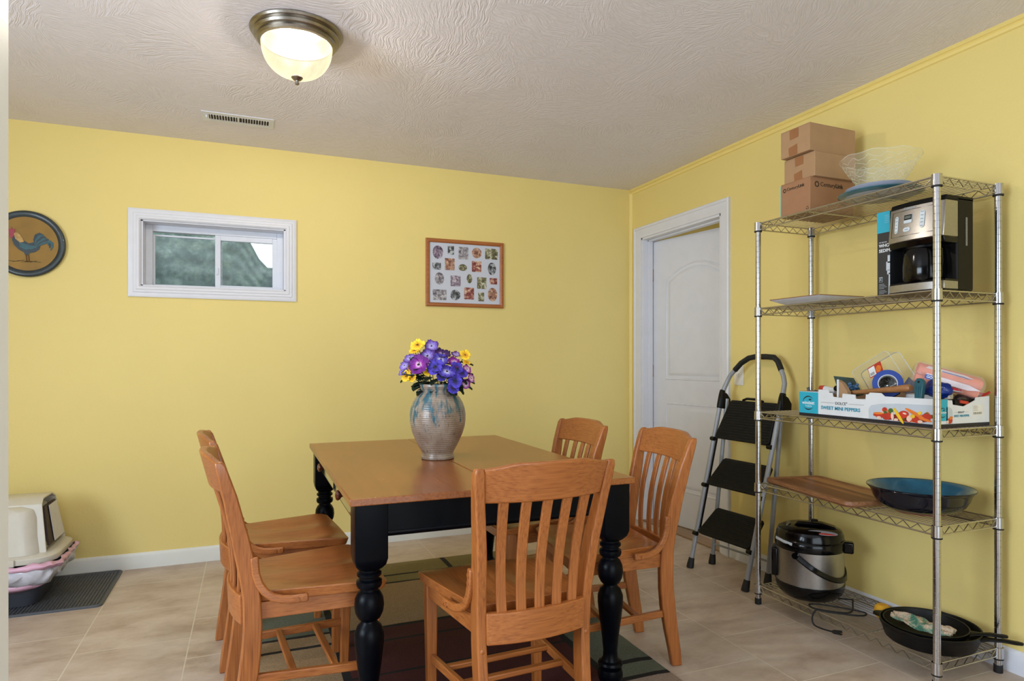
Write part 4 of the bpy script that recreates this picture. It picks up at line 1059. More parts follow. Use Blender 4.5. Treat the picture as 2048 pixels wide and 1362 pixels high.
band('liner_bag', 'film', ((0.112, 0.020, 0.020), (0.135, 0.040, 0.036), (0.160, 0.046, 0.050), (0.185, 0.042, 0.055), (0.205, 0.040, 0.060)), 0.024)
band('liner_border', 'pink', ((0.090, 0.012, 0.01), (0.105, 0.024, 0.018), (0.120, 0.026, 0.026)), 0.008)
band('liner_border', 'pink', ((0.194, 0.044, 0.062), (0.206, 0.048, 0.066), (0.218, 0.040, 0.060)), 0.016)
b = MB(); b.loft([rr3(LX0 - 0.03, LY0 - 0.02, LX1 + 0.088, LY1 + 0.015, 0.10, 0.214), rr3(LX0 - 0.03, LY0 - 0.02, LX1 + 0.088, LY1 + 0.015, 0.10, 0.240), rr3(LX0 - 0.02, LY0 - 0.008, LX1 + 0.078, LY1 + 0.005, 0.10, 0.246), rr3(LX0 - 0.02, LY0 + 0.0, LX1 + 0.060, LY1, 0.10, 0.250)])
b.build('hood_rim', 'litter_beige', lb, bevel=0.003)
# hood with entrance in its right end
def hood(x_in=0.0): 
    return [rr3(LX0 - 0.01, LY0 + 0.005, LX1 + 0.020, LY1 - 0.005, 0.08, 0.248), rr3(LX0 + 0.01, LY0 + 0.022, LX1 + 0.006, LY1 - 0.02, 0.08, 0.33), rr3(LX0 + 0.03, LY0 + 0.038, LX1 - 0.006, LY1 - 0.035, 0.07, 0.415), rr3(LX0 + 0.05, LY0 + 0.052, LX1 - 0.020, LY1 - 0.05, 0.06, 0.45), rr3(LX0 + 0.08, LY0 + 0.085, LX1 - 0.06, LY1 - 0.085, 0.05, 0.468)]
MB().loft(hood()).build('hood', 'litter_beige', lb, bevel=0.004, angle=50)
b = MB()                                               # raised collar framing the entrance, taller than the hood
ey0, ey1 = LY0 + 0.075, LY1 - 0.02
def port(x, k): return [Vector((x - 0.015 * k, ey0 - 0.02 + 0.0 * k, 0.248)), Vector((x - 0.045 * k, ey0 + 0.03, 0.47)), Vector((x - 0.05 * k, ey0 + 0.075, 0.492)), Vector((x - 0.05 * k, ey1 - 0.075, 0.492)), Vector((x - 0.045 * k, ey1 - 0.03, 0.47)), Vector((x - 0.015 * k, ey1 + 0.02, 0.248))]
b.loft([port(LX1 - 0.13, 1), port(LX1 - 0.01, 1), port(LX1 + 0.048, 1), port(LX1 + 0.055, 1.02)], caps=False)
b.build('entrance_collar', 'litter_beige', lb, solid=0.008, bevel=0.002)
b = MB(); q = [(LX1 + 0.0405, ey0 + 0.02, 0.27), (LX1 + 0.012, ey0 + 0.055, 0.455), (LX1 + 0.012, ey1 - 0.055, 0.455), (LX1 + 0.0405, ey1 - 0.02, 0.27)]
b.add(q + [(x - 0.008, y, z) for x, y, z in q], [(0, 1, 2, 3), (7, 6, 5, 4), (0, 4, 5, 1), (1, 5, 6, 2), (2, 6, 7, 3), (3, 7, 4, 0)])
b.build('entrance_shade_panel', plain('hood_interior_shade', lin(52, 34, 34), 0.6), lb)  # solid panel coloured dark to stand for the shade inside the hood
b = MB(); q = [(LX1 + 0.046, ey0 + 0.10, 0.275), (LX1 + 0.020, ey0 + 0.105, 0.45), (LX1 + 0.020, ey1 - 0.06, 0.45), (LX1 + 0.046, ey1 - 0.03, 0.275)]
b.add(q + [(x - 0.003, y, z) for x, y, z in q], [(0, 1, 2, 3), (7, 6, 5, 4), (0, 4, 5, 1), (1, 5, 6, 2), (2, 6, 7, 3), (3, 7, 4, 0)])
b.build('flap', 'white_ceramic', lb)
b = MB(); b.box((-1.095, LY0 - 0.030, 0.212), (-1.012, LY0 - 0.018, 0.244)); b.build('latch', 'litter_beige', lb, bevel=0.002)
MB().box((-1.068, LY0 - 0.0312, 0.226), (-1.036, LY0 - 0.0300, 0.233)).build('vent_mark', 'mat_grey', lb)

# ------------------------------------------------------------------ step ladder
ld = thing('step_ladder', 'folding step ladder with three black treads and grey legs leaning beside the rack', 'step ladder', (2.42, 2.80, 0))
def lad(s, t, back=False):      # s -1 near (right in the photo), +1 far; t height
    pass
def F(s, z):                    # centre line of the front rails
    k = z / 0.985
    x = (2.304 if s > 0 else 2.328) + 0.226 * k
    y = (3.010 if s > 0 else 2.598) + (-0.002 if s > 0 else -0.022) * k
    return Vector((x, y - (0.0 if s > 0 else 0.0), z))
def Rr(s, z):                   # rear legs
    k = z / 0.95
    x = (2.466 if s > 0 else 2.515) + (0.082 if s > 0 else 0.055) * k
    y = (3.020 if s > 0 else 2.640) + (-0.030 if s > 0 else -0.045) * k
    return Vector((x, y, z))
path = [F(1, z) for z in (0.03, 0.4, 0.8, 0.985)] + [Vector((2.553, 2.992, 1.05)), Vector((2.560, 2.975, 1.085)), Vector((2.567, 2.945, 1.115))]
left_top = path[-1]
rpath = [F(-1, z) for z in (0.03, 0.4, 0.8, 0.985)] + [Vector((2.570, 2.578, 1.05)), Vector((2.575, 2.592, 1.09)), Vector((2.578, 2.608, 1.118))]
hand = [left_top, Vector((2.572, 2.900, 1.155)), Vector((2.577, 2.845, 1.183)), Vector((2.580, 2.80, 1.190)), Vector((2.583, 2.72, 1.190)), Vector((2.583, 2.665, 1.186)), Vector((2.581, 2.635, 1.165)), rpath[-1]]
MB().tube(path + hand[1:-1] + rpath[::-1], 0.0128, 16).build('front_frame', 'grey_metal', ld, angle=60)
MB().tube(hand, 0.0152, 16).build('hand_grip', 'black_rubber', ld, angle=60)
for s in (1, -1):
    MB().tube([Rr(s, 0.03), Rr(s, 0.95)], 0.0118, 14).build('rear_leg', 'grey_metal', ld, angle=60)
    for fn in (F, Rr):
        MB().tube([fn(s, 0.0), fn(s, 0.018), fn(s, 0.055)], [0.0205, 0.0195, 0.0155], 16).build('foot_cap', 'black_rubber', ld, angle=50)
    c = F(s, 0.945); c2 = Rr(s, 0.93)
    b = MB(); b.tube([F(s, 0.895), F(s, 0.915), F(s, 0.975), F(s, 1.0)], [0.0165, 0.018, 0.018, 0.0155], 14)
    X = frame((c.x, c.y - 0.010, c.z), (1, 0, 0), (0, 0, 1))
    b.prism([(-0.012, -0.05), (0.025, -0.055), (0.050, -0.035), (0.052, 0.0), (0.030, 0.032), (0.0, 0.05), (-0.012, 0.05)], -0.010, 0.012, X)
    b.build('hinge_bracket', 'black', ld, bevel=0.004, angle=50)
MB().tube([Rr(1, 0.115), Rr(-1, 0.115)], 0.006, 8).build('rear_brace', 'grey_metal', ld)
M['tread'] = plain('black_ribbed_tread', lin(13, 13, 13), 0.6, spec=0.25, var=0.3, nscale=60, bump=0.5, bscale=150)
def tread(zb, zt, xt, yin=0.022, yb0=0.0):
    """tread hangs from pivots on the front rails and tilts back towards the rear legs"""
    L0, R0 = F(1, zb), F(-1, zb)
    L1 = Vector((xt, F(1, zb).y - 0.050, zt)); R1 = Vector((xt + 0.022, F(-1, zb).y + 0.038, zt))
    L0 = L0 + Vector((-0.006, -0.020, -0.008)); R0 = R0 + Vector((-0.004, 0.020, -0.008))
    u = (L1 - L0).normalized(); w = (R0 - L0); wl = w.length; r = w.normalized(); n = r.cross(u).normalized()
    if n.x > 0: n = -n
    rings = []
    hl = (L1 - L0).length
    outl = [(0.0, 0.012), (0.014, 0.0), (wl - 0.014, 0.0), (wl, 0.012), (wl - 0.014 * 1.0, hl - 0.012), (wl - 0.026, hl), (0.05, hl), (0.036, hl - 0.012)]
    o = L0
    fr_ = [o + r * a + u * c for a, c in outl]
    b = MB(); b.loft([[p + n * 0.012 for p in fr_], [p - n * 0.016 for p in fr_]])
    t = b.build('tread', 'tread', ld, bevel=0.004, angle=40)
    for k in range(14):
        c0 = 0.020 + (hl - 0.036) * k / 13
        MB_ = MB() if k == 0 else MB_
        t0 = c0 / hl
        MB_.tube([o + r * (0.010 + 0.036 * t0) + u * c0 + n * 0.0125, o + r * (wl - 0.010 - 0.016 * t0) + u * c0 + n * 0.0125], 0.0022, 5)
    MB_.build('grip_ribs', 'tread', t)
    for s, p in ((1, F(1, zb)), (-1, F(-1, zb))):
        b = MB(); b.tube([p + Vector((-0.016, 0.006 * s, -0.012)), p + Vector((-0.016, -0.022 * s, -0.012))], 0.012, 12); b.build('pivot', 'black', ld)
    return t, L1, R1
t1, A1, B1 = tread(0.205, 0.345, 2.425)
t2, A2, B2 = tread(0.475, 0.620, 2.475)
# the top platform is deeper and sits almost upright
t3, A3, B3 = tread(0.735, 0.945, 2.520)
b = MB(); m_ = (A3 + B3) / 2
b.tube([m_ + Vector((0.0, 0.05, 0.004)), m_ + Vector((0.0, 0.02, 0.014)), m_ + Vector((0.0, -0.06, 0.014)), m_ + Vector((0.0, -0.10, 0.004))], 0.007, 8)
b.build('carry_lip', 'black', t3)
for s in (1, -1):
    MB().tube([F(s, 0.21) + Vector((0.010, -0.016 * s, 0.01)), F(s, 0.745) + Vector((0.010, -0.016 * s, 0.0))], 1.0, flat=(0.003, 0.010), up=(1, 0, 0)).build('link_bar', 'black', ld)

# ------------------------------------------------------------------ wire rack
PXF, PXB, PY0, PY1 = 2.2655, 2.604, 1.5655, 2.439
RINGS = (1.792, 1.3845, 0.8858, 0.5409, 0.0543)
S1, S2, S3, S4, S5 = [r + 0.0395 for r in RINGS]
rk = thing('wire_rack', 'tall chromed wire shelving rack of five shelves against the yellow wall', 'shelving', (2.435, 2.002, 0))
for px_, py_ in ((PXF, PY0), (PXF, PY1), (PXB, PY0), (PXB, PY1)):
    prof_ = [(0.0, 0.028), (0.0125, 0.028)]
    z = 0.040
    while z < 1.81:
        prof_ += [(0.0127, z - 0.0012), (0.0118, z - 0.0004), (0.0118, z + 0.0004), (0.0127, z + 0.0012)]; z += 0.0254
    prof_ += [(0.0127, 1.828), (0.0115, 1.832), (0.0, 1.832)]
    p = MB().lathe(prof_, (px_, py_, 0), 24).build('post', 'chrome', rk, angle=30)
    MB().lathe([(0.0, 0.0), (0.0150, 0.0), (0.0155, 0.004), (0.0150, 0.028), (0.0, 0.028)], (px_, py_, 0), 20).build('foot', 'black_rubber', p)
sh0 = None
for zr in RINGS:
    if sh0 is None:
        z0 = zr
        b = MB(); W = 0.0031
        zt_, zb_ = z0 + 0.0350, z0 + 0.0050
        def truss(p, q, nz):
            p, q = Vector(p), Vector(q); d = (q - p)
            b.tube([p + Vector((0, 0, zt_)), q + Vector((0, 0, zt_))], W, 6); b.tube([p + Vector((0, 0, zb_)), q + Vector((0, 0, zb_))], W, 6)
            pts = [p + d * ((k + 0.0) / nz) + Vector((0, 0, zt_ - 0.004 if k % 2 == 0 else zb_ + 0.003)) for k in range(nz + 1)]
            b.tube(pts, 0.0021, 5)
        g = 0.0
        truss((PXF, PY0 + 0.016, 0), (PXF, PY1 - 0.016, 0), 30); truss((PXB, PY0 + 0.016, 0), (PXB, PY1 - 0.016, 0), 30)
        truss((PXF + 0.016, PY0, 0), (PXB - 0.016, PY0, 0), 12); truss((PXF + 0.016, PY1, 0), (PXB - 0.016, PY1, 0), 12)
        frame_ = b.build('shelf', 'chrome_wire', rk, angle=80)
        b = MB(); zc = zt_ + 0.0015
        n_ = 14
        for k in range(1, n_):
            x = PXF + (PXB - PXF) * k / n_
            b.tube([(x, PY0, zc + 0.001), (x, PY1, zc + 0.001)], 0.0016, 5)
        for y in (PY0 + 0.29, PY0 + 0.585): b.tube([(PXF, y, zc - 0.004), (PXB, y, zc - 0.004)], 0.0029, 6)
        b.build('deck_wires', 'chrome_wire', frame_, angle=80)
        for px_, py_ in ((PXF, PY0), (PXF, PY1), (PXB, PY0), (PXB, PY1)):
            c_ = MB().lathe([(0.0130, 0.0), (0.0182, 0.0), (0.0172, 0.040), (0.0130, 0.041)], (px_, py_, z0), 24, closed=True).build('corner_sleeve', 'chrome', frame_, angle=40)
            MB().lathe([(0.0130, -0.006), (0.0172, -0.006), (0.0180, -0.002), (0.0178, 0.0), (0.0130, 0.0)], (px_, py_, z0), 24, closed=True).build('split_ring', 'black_rubber', frame_)
        sh0 = frame_
    else:
        c = copy_tree(sh0, rk); c.location = (0, 0, zr - RINGS[0])

# ------------------------------------------------------------------ things on the rack
# top shelf: three cartons
def carton(lab, x0, y0, z0, x1, y1, z1, mat='card', rz=0.0, open_flap=True):
    """sealed carton, slightly soft edges, top seam"""
    t = thing('cardboard_box', lab, 'box', ((x0 + x1) / 2, (y0 + y1) / 2, z0), group='cardboard boxes stacked on the top shelf')
    c = MB(); c.box((x0, y0, z0), (x1, y1, z1))
    body = c.build('box_body', mat, t, bevel=0.002)
    b = MB(); xm = (x0 + x1) / 2
    b.box((x0 + 0.001, y0 + 0.001, z1), (xm - 0.0006, y1 - 0.001, z1 + 0.0022)); b.build('top_flap', mat, t)
    b = MB(); b.box((xm + 0.0006, y0 + 0.001, z1), (x1 - 0.001, y1 - 0.001, z1 + 0.0022)); b.build('top_flap', mat, t)
    t.rotation_euler = (0, 0, rz)
    return t
G = 0.0028
c1 = carton('printed brown carton at the bottom of the stack on the top shelf', 2.300, 2.160, S1, 2.565, 2.330, 1.985, 'card2')
F1 = face_west(2.300, 2.330, S1)
decal('teal_edge', rect(-0.0005, 0.01, 0.005, 0.150), F1, 'teal_print', c1)
def ring_logo(fr, cx, cy, R, par):
    n = 9
    for k in range(n):
        a0 = 2 * math.pi * k / n
        pts = [(R * math.cos(a0), R * math.sin(a0)), (R * math.cos(a0 + 0.62), R * math.sin(a0 + 0.62)), (R * 0.60 * math.cos(a0 + 0.95), R * 0.60 * math.sin(a0 + 0.95)), (R * 0.62 * math.cos(a0 + 0.35), R * 0.62 * math.sin(a0 + 0.35))]
        yield [(cx + x, cy + y) for x, y in pts]
b = MB()
for pl_ in ring_logo(F1, 0.023, 0.124, 0.0095, c1): b.prism(pl_, 0.0002, 0.0007, F1)
b.build('ring_logo', 'ink', c1, flat=True)
text('lettering', 'Century', 0.020, F1, 'ink', c1, (0.036, 0.120)); text('lettering', 'Link', 0.020, F1, 'ink', c1, (0.1035, 0.120), bold=0.0004)
F1s = face_south(2.300, 2.160, S1)
b = MB()
for pl_ in ring_logo(F1s, 0.040, 0.124, 0.0135, c1): b.prism(pl_, 0.0002, 0.0007, F1s)
b.build('ring_logo', 'ink', c1, flat=True)
text('lettering', 'Century', 0.027, F1s, 'ink', c1, (0.060, 0.117)); text('lettering', 'Link', 0.027, F1s, 'ink', c1, (0.151, 0.117), bold=0.0005)
b = MB()
for k in range(3):
    a = math.radians(90 + 120 * k); p = [(0.155 + 0.0075 * math.cos(a + q), 0.018 + 0.0075 * math.sin(a + q)) for q in (-0.75, -0.25, 0.25, 0.75)] + [(0.155 + 0.0045 * math.cos(a + q), 0.018 + 0.0045 * math.sin(a + q)) for q in (0.6, 0, -0.6)]
    b.prism(p, 0.0002, 0.0007, F1)
b.build('recycling_mark', 'ink', c1, flat=True)
c2 = carton('plain brown carton with two tape strips in the middle of the stack', 2.313, 2.145, 1.985 + G, 2.560, 2.322, 2.096, 'card')
c3 = carton('plain brown carton with two tape strips at the top of the stack', 2.290, 2.158, 2.096 + 2 * G, 2.575, 2.322, 2.222, 'card')
c3.rotation_euler = (0, 0, math.radians(1.5))
for c_, x, ya, z0_, hh, k in ((c2, 2.313, 2.322, 1.985 + G, 0.108, 0), (c3, 2.290, 2.322, 2.096 + 2 * G, 0.120, 1)):
    Fx = face_west(x, ya, z0_)
    u0, u1 = (0.062, 0.108) if k == 0 else (0.050, 0.098)
    decal('tape_strip', [(u0 + 0.003, hh * 0.62), (u1 + 0.004, hh * 0.64), (u1 + 0.004, hh), (u0 + 0.002, hh)], Fx, 'tape', c_)
    decal('tape_strip', [(u0 - 0.002, 0.002), (u1 - 0.002, 0.002), (u1 - 0.004, hh * 0.40), (u0 - 0.004, hh * 0.33)], Fx, 'tape', c_)
# platter, dish, glass bowl
gx, gy = 2.405, 1.900
t = MB().lathe([(0.0, 0.002), (0.060, 0.0), (0.075, 0.003), (0.120, 0.010), (0.132, 0.013), (0.132, 0.019), (0.110, 0.015), (0.070, 0.008), (0.0, 0.007)], (gx, gy, S1), 56).build('serving_platter', 'grey_ceramic', org=(gx, gy, S1))
MB().lathe([(0.132, 0.013), (0.150, 0.018), (0.158, 0.022), (0.157, 0.025), (0.150, 0.024), (0.132, 0.019)], (gx, gy, S1), 56, closed=True).build('platter_rim', 'teal_ceramic', t)
tag(t, 'wide teal rimmed platter lying lowest under the glass bowl on the top shelf', 'platter')
t = MB().lathe([(0.0, 0.0), (0.050, 0.0), (0.058, 0.004), (0.090, 0.012), (0.118, 0.026), (0.126, 0.036), (0.122, 0.038), (0.090, 0.022), (0.055, 0.010), (0.0, 0.009)], (gx - 0.004, gy, S1 + 0.0105), 56).build('shallow_dish', 'grey_ceramic', org=(gx, gy, S1 + 0.0105))
tag(t, 'shallow pale grey dish between the glass bowl and the teal platter', 'dish')
def bowlfn(r, z, a):
    w = 0.0016 * math.sin((z * 170) + 3.0 * math.sin(a * 14)) if 0.02 < z < 0.135 else 0
    if z > 0.13: z = z + 0.003 * math.sin(a * 9)
    return r + w, z
bz0 = S1 + 0.024
outer = [(0.0, 0.0), (0.050, 0.0)] + [(0.052 + 0.098 * (k / 30) ** 0.86, 0.004 + 0.142 * (k / 30)) for k in range(31)]
inner = [(0.1455 - 0.093 * (1 - (1 - k / 20) ** 0.86), 0.145 - 0.133 * k / 20) for k in range(21)] + [(0.0, 0.010)]
outer = [(0.0, 0.0), (0.050, 0.0)] + [(0.052 + 0.098 * (k / 30) ** 0.86, 0.004 + 0.142 * (k / 30)) for k in range(31)]
t = MB().lathe(outer, (gx, gy, bz0), 112, fn=bowlfn).build('glass_bowl', 'glass_bowl', org=(gx, gy, bz0), angle=80)
b = MB()
def bowl_r(z): return 0.052 + 0.098 * ((z - 0.004) / 0.142) ** 0.86
for q in range(6):
    zc0 = 0.030 + 0.019 * q
    pts = []
    for k in range(180):
        a = 2 * math.pi * k / 180; z = zc0 + 0.006 * math.sin(a * 13 + q * 1.2) + 0.002 * math.sin(a * 29); r = bowl_r(z) + 0.0008
        pts.append((gx + r * math.cos(a), gy + r * math.sin(a), bz0 + z))
    b.tube(pts, 0.0011, 4, closed=True)
b.build('wave_relief', 'glass_relief', t, angle=80)
b = MB(); pts = []
for k in range(120):
    a = 2 * math.pi * k / 120; rr_, zz_ = bowlfn(0.150, 0.146, a); pts.append((gx + rr_ * math.cos(a), gy + rr_ * math.sin(a), bz0 + zz_))
b.tube(pts, 0.0017, 6, closed=True); b.build('rim', 'glass_relief', t, angle=80)
tag(t, 'large clear pressed glass bowl with wavy pattern on the top shelf', 'bowl')

# second shelf: square tray, filter carton, coffee maker
t0 = MB()
def sq(x0, y0, x1, y1, z, r): return [Vector((x, y, z)) for x, y in rrect(x0, y0, x1, y1, r)]
tr = thing('square_platter', 'flat white square platter with brown rim on the second shelf', 'platter', (2.355, 2.19, S2))
ax0, ax1, ay0, ay1 = 2.222, 2.490, 2.040, 2.325
t0.loft([sq(ax0 + 0.045, ay0 + 0.045, ax1 - 0.045, ay1 - 0.045, S2, 0.01), sq(ax0 + 0.004, ay0 + 0.004, ax1 - 0.004, ay1 - 0.004, S2 + 0.020, 0.008), sq(ax0, ay0, ax1, ay1, S2 + 0.0235, 0.008), sq(ax0 + 0.004, ay0 + 0.004, ax1 - 0.004, ay1 - 0.004, S2 + 0.0245, 0.008), sq(ax0 + 0.05, ay0 + 0.05, ax1 - 0.05, ay1 - 0.05, S2 + 0.005, 0.01)])
t0.build('dish_body', 'white_ceramic', tr)
b = MB(); b.tube([Vector((x, y, S2 + 0.0240)) for x, y in rrect(ax0 + 0.001, ay0 + 0.001, ax1 - 0.001, ay1 - 0.001, 0.008)], 0.0018, 6, closed=True); b.build('rim_line', 'brown_rim', tr)

fb = thing('filter_carton', 'tall black and teal printed carton standing behind the coffee maker', 'box', (2.37, 1.815, S2))
M['carton_black'] = plain('black_coated_card', lin(40, 42, 46), 0.45, var=0.04)
MB().box((2.330, 1.797, S2), (2.445, 1.853, 1.757)).build('box_body', 'carton_black', fb, bevel=0.0015)
FF = face_west(2.330, 1.853, S2)
decal('teal_panel', rect(0.0, 0.252, 0.056, 0.3345), FF, 'teal_print', fb)
text('lettering', 'WHOLE', 0.0175, FF, 'white_print', fb, (0.0085, 0.195), bold=0.0004); text('lettering', 'SEDIMENT', 0.0175, FF, 'white_print', fb, (0.0085, 0.175), bold=0.0004)
text('lettering', 'WE ARE PRO', 0.006, FF, 'white_print', fb, (0.0085, 0.212)); text('lettering', 'whirlpool', 0.0055, FF, 'white_print', fb, (0.0085, 0.236)) if False else None
text('lettering', 'A', 0.012, FF, 'greyprint', fb, (0.012, 0.062), sx=1.0)
b = MB()
for r_ in (rect(0.009, 0.057, 0.024, 0.0578), rect(0.009, 0.0712, 0.024, 0.072), rect(0.009, 0.057, 0.0098, 0.072), rect(0.0232, 0.057, 0.024, 0.072), rect(0.009, 0.074, 0.024, 0.0765)): b.prism(r_, 0.0002, 0.0007, FF)
for k in range(7): b.prism(rect(0.009, 0.048 - k * 0.0058 - (0.003 if k > 3 else 0), 0.030 + 0.006 * (k % 3), 0.0492 - k * 0.0058 - (0.003 if k > 3 else 0)), 0.0002, 0.0007, FF)
for k in range(5): b.prism(rect(0.034, 0.318 - 0.007 * k, 0.052, 0.3188 - 0.007 * k), 0.0007, 0.0012, FF)
b.build('fine_print', 'greyprint', fb, flat=True)
b = MB()
for r_ in (rect(0.046, 0.13, 0.056, 0.16), rect(0.040, 0.100, 0.056, 0.135), rect(0.044, 0.085, 0.056, 0.102), [(0.049, 0.0), (0.056, 0.0), (0.056, 0.09), (0.051, 0.09)]): b.prism(r_, 0.0002, 0.0007, FF)
b.build('printed_cartridge', 'greyprint', fb, flat=True)

cm = thing('coffee_maker', 'black and stainless steel drip coffee maker on the second shelf behind the front post', 'coffee maker', (2.40, 1.675, S2))
cx0, cx1, cy0, cy1, ct = 2.300, 2.560, 1.566, 1.782, 1.764
b = MB()
b.box((cx0 + 0.075, cy0, S2), (cx0 + 0.165, cy1, ct))
b.build('water_tank', 'black', cm, bevel=0.006)
def bulge(y0, y1, x, d, z, n=14, k=1.0):
    return [Vector((x - d * (1 - ((2 * q / n) - 1) ** 2), y0 + (y1 - y0) * q / n, z)) for q in range(n + 1)]
def head(z0, z1, xo0, xo1, d=0.016, back=0.08, y0=None, y1=None):
    y0 = cy0 if y0 is None else y0; y1 = cy1 if y1 is None else y1
    r0 = bulge(y0, y1, cx0 + xo0, d, z0) + [Vector((cx0 + back, y1, z0)), Vector((cx0 + back, y0, z0))]
    r1 = bulge(y0, y1, cx0 + xo1, d, z1) + [Vector((cx0 + back, y1, z1)), Vector((cx0 + back, y0, z1))]
    return MB().loft([r0, r1])
head(1.618, 1.750, 0.0, 0.014).build('brew_head', 'steel', cm, bevel=0.003, angle=50)
head(1.750, ct + 0.004, 0.012, 0.020, back=0.165).build('lid', 'black', cm, bevel=0.004, angle=50)
head(1.596, 1.618, 0.010, 0.002).build('head_underside', 'black_gloss', cm, bevel=0.003, angle=50)
head(S2 + 0.004, S2 + 0.034, 0.004, 0.004).build('base_band', 'steel', cm, bevel=0.002, angle=50)
head(S2, S2 + 0.004, 0.006, 0.006).build('base', 'black', cm)
head(S2 + 0.034, S2 + 0.040, 0.008, 0.010).build('warming_plate', 'black_gloss', cm, angle=50)
kc = (cx0 + 0.055, (cy0 + cy1) / 2, S2 + 0.040)
MB().lathe([(0.0, 0.0), (0.068, 0.0), (0.073, 0.010), (0.074, 0.050), (0.071, 0.095), (0.066, 0.118), (0.062, 0.124), (0.057, 0.128), (0.0, 0.130)], kc, 48).build('carafe', 'black_gloss', cm, angle=60)
MB().lathe([(0.0565, 0.118), (0.0605, 0.119), (0.060, 0.132), (0.040, 0.136), (0.0, 0.137), (0.0, 0.118)], kc, 40).build('carafe_collar', 'black', cm)
a_ = math.radians(-62)
hd = Vector((math.cos(math.pi + 0.9), math.sin(math.pi + 0.9), 0)); hd = Vector((-0.45, -0.89, 0))
k0 = Vector(kc); MB().tube([k0 + hd * 0.058 + Vector((0, 0, 0.124)), k0 + hd * 0.080 + Vector((0, 0, 0.126)), k0 + hd * 0.098 + Vector((0, 0, 0.110)), k0 + hd * 0.100 + Vector((0, 0, 0.060)), k0 + hd * 0.085 + Vector((0, 0, 0.022))], 1.0, flat=(0.020, 0.011), up=tuple(hd)).build('carafe_handle', 'black_gloss', cm, bevel=0.004, angle=60)
# control panel on the front of the head (tilted slightly back)
hm = math.atan2(0.014, 0.132)
def FP(y, z):   # a small frame on the bulged front
    q = (y - cy0) / (cy1 - cy0); d = 0.016 * (1 - (2 * q - 1) ** 2); xo = (z - 1.618) / 0.132 * 0.014
    sl = -0.016 * (-2 * (2 * q - 1) * 2 / (cy1 - cy0)) * -1
    rgt = Vector((-(0.016 * 2 * (2 * q - 1) * 2 / (cy1 - cy0)) * -1 * -1, -1, 0)).normalized()
    return frame((cx0 + xo - d - 0.0004, y, z), (-rgt.x * 0 + 0.0, -1, 0) if False else tuple(rgt), (math.sin(hm), 0, math.cos(hm)))
yl = lambda f_: cy1 - f_ * (cy1 - cy0)        # fraction from the left edge as seen
panel_b = MB()
def outline_strip(b, pts2, X0):
    b.tube([X0 @ Vector((x, y, 0.0006)) for x, y in pts2], 0.0008, 4, closed=True)
def blend(f_, z): 
    X = FP(yl(f_), z); return X.translation
b = MB(); pts = []
for (u0, z_) in [(0.07, 1.640), (0.3, 1.640), (0.55, 1.640), (0.84, 1.640), (0.88, 1.648), (0.88, 1.70), (0.88, 1.728), (0.84, 1.736), (0.55, 1.736), (0.3, 1.736), (0.07, 1.736)]:
    pts.append(blend(u0, z_))
b.tube(pts, 0.0009, 5, closed=True); b.build('panel_groove', 'black', cm)
M['button_ring'] = plain('pale_button', lin(206, 216, 222), 0.35)
M['lcd'] = plain('grey_lcd', lin(96, 104, 98), 0.2)
def pill(u, z, w, h, vertical=True):
    X = FP(yl(u), z); r = min(w, h) / 2 * 0.98
    p = MB().prism(rrect(-w / 2, -h / 2, w / 2, h / 2, r), 0.0, 0.0016, X).build('button_cluster', 'button_ring', cm, bevel=0.0004)
    b = MB()
    n_ = 5
    if vertical:
        for k in range(n_): b.prism(rect(-w * 0.28, -h * 0.40 + k * h * 0.8 / (n_ - 1) - 0.0008, w * 0.28, -h * 0.40 + k * h * 0.8 / (n_ - 1) + 0.0008), 0.0017, 0.0020, X)
    else: b.prism(rect(-w * 0.25, -0.0008, w * 0.25, 0.0008), 0.0017, 0.0020, X)
    b.build('button_marks', 'mat_grey', p, flat=True)
pill(0.175, 1.687, 0.0150, 0.066); pill(0.660, 1.692, 0.0185, 0.066)
pill(0.39, 1.662, 0.0290, 0.0165, False)
X = FP(yl(0.405), 1.702); dsp = MB().prism(rrect(-0.0165, -0.0165, 0.0165, 0.0165, 0.004), 0.0, 0.0014, X).build('display', 'button_ring', cm)
MB().prism(rect(-0.0155, -0.004, 0.0155, 0.0155), 0.0014, 0.0020, X).build('display_bezel', 'black_gloss', dsp, flat=True)
MB().prism(rect(-0.0125, 0.0, 0.0125, 0.0115), 0.0020, 0.0023, X).build('lcd', 'lcd', dsp, flat=True)
X = FP(yl(0.44), 1.741); text('lettering', 'Cuisinart', 0.0125, X, 'greyprint', cm, (-0.028, -0.002), lift=0.0006)
b = MB(); b.prism(rrect(-0.0045, -0.052, 0.0045, 0.052, 0.003), 0.0, 0.0010, face_south(2.425, cy0, 1.640)); wg = b.build('water_gauge', plain('smoky_gauge_window', lin(120, 122, 118), 0.25), cm, flat=True)
b = MB()
for k in range(9): b.prism(rect(-0.003, -0.046 + k * 0.0115, 0.002, -0.0453 + k * 0.0115), 0.0010, 0.0013, face_south(2.425, cy0, 1.640))
b.build('gauge_marks', 'ink', wg, flat=True)

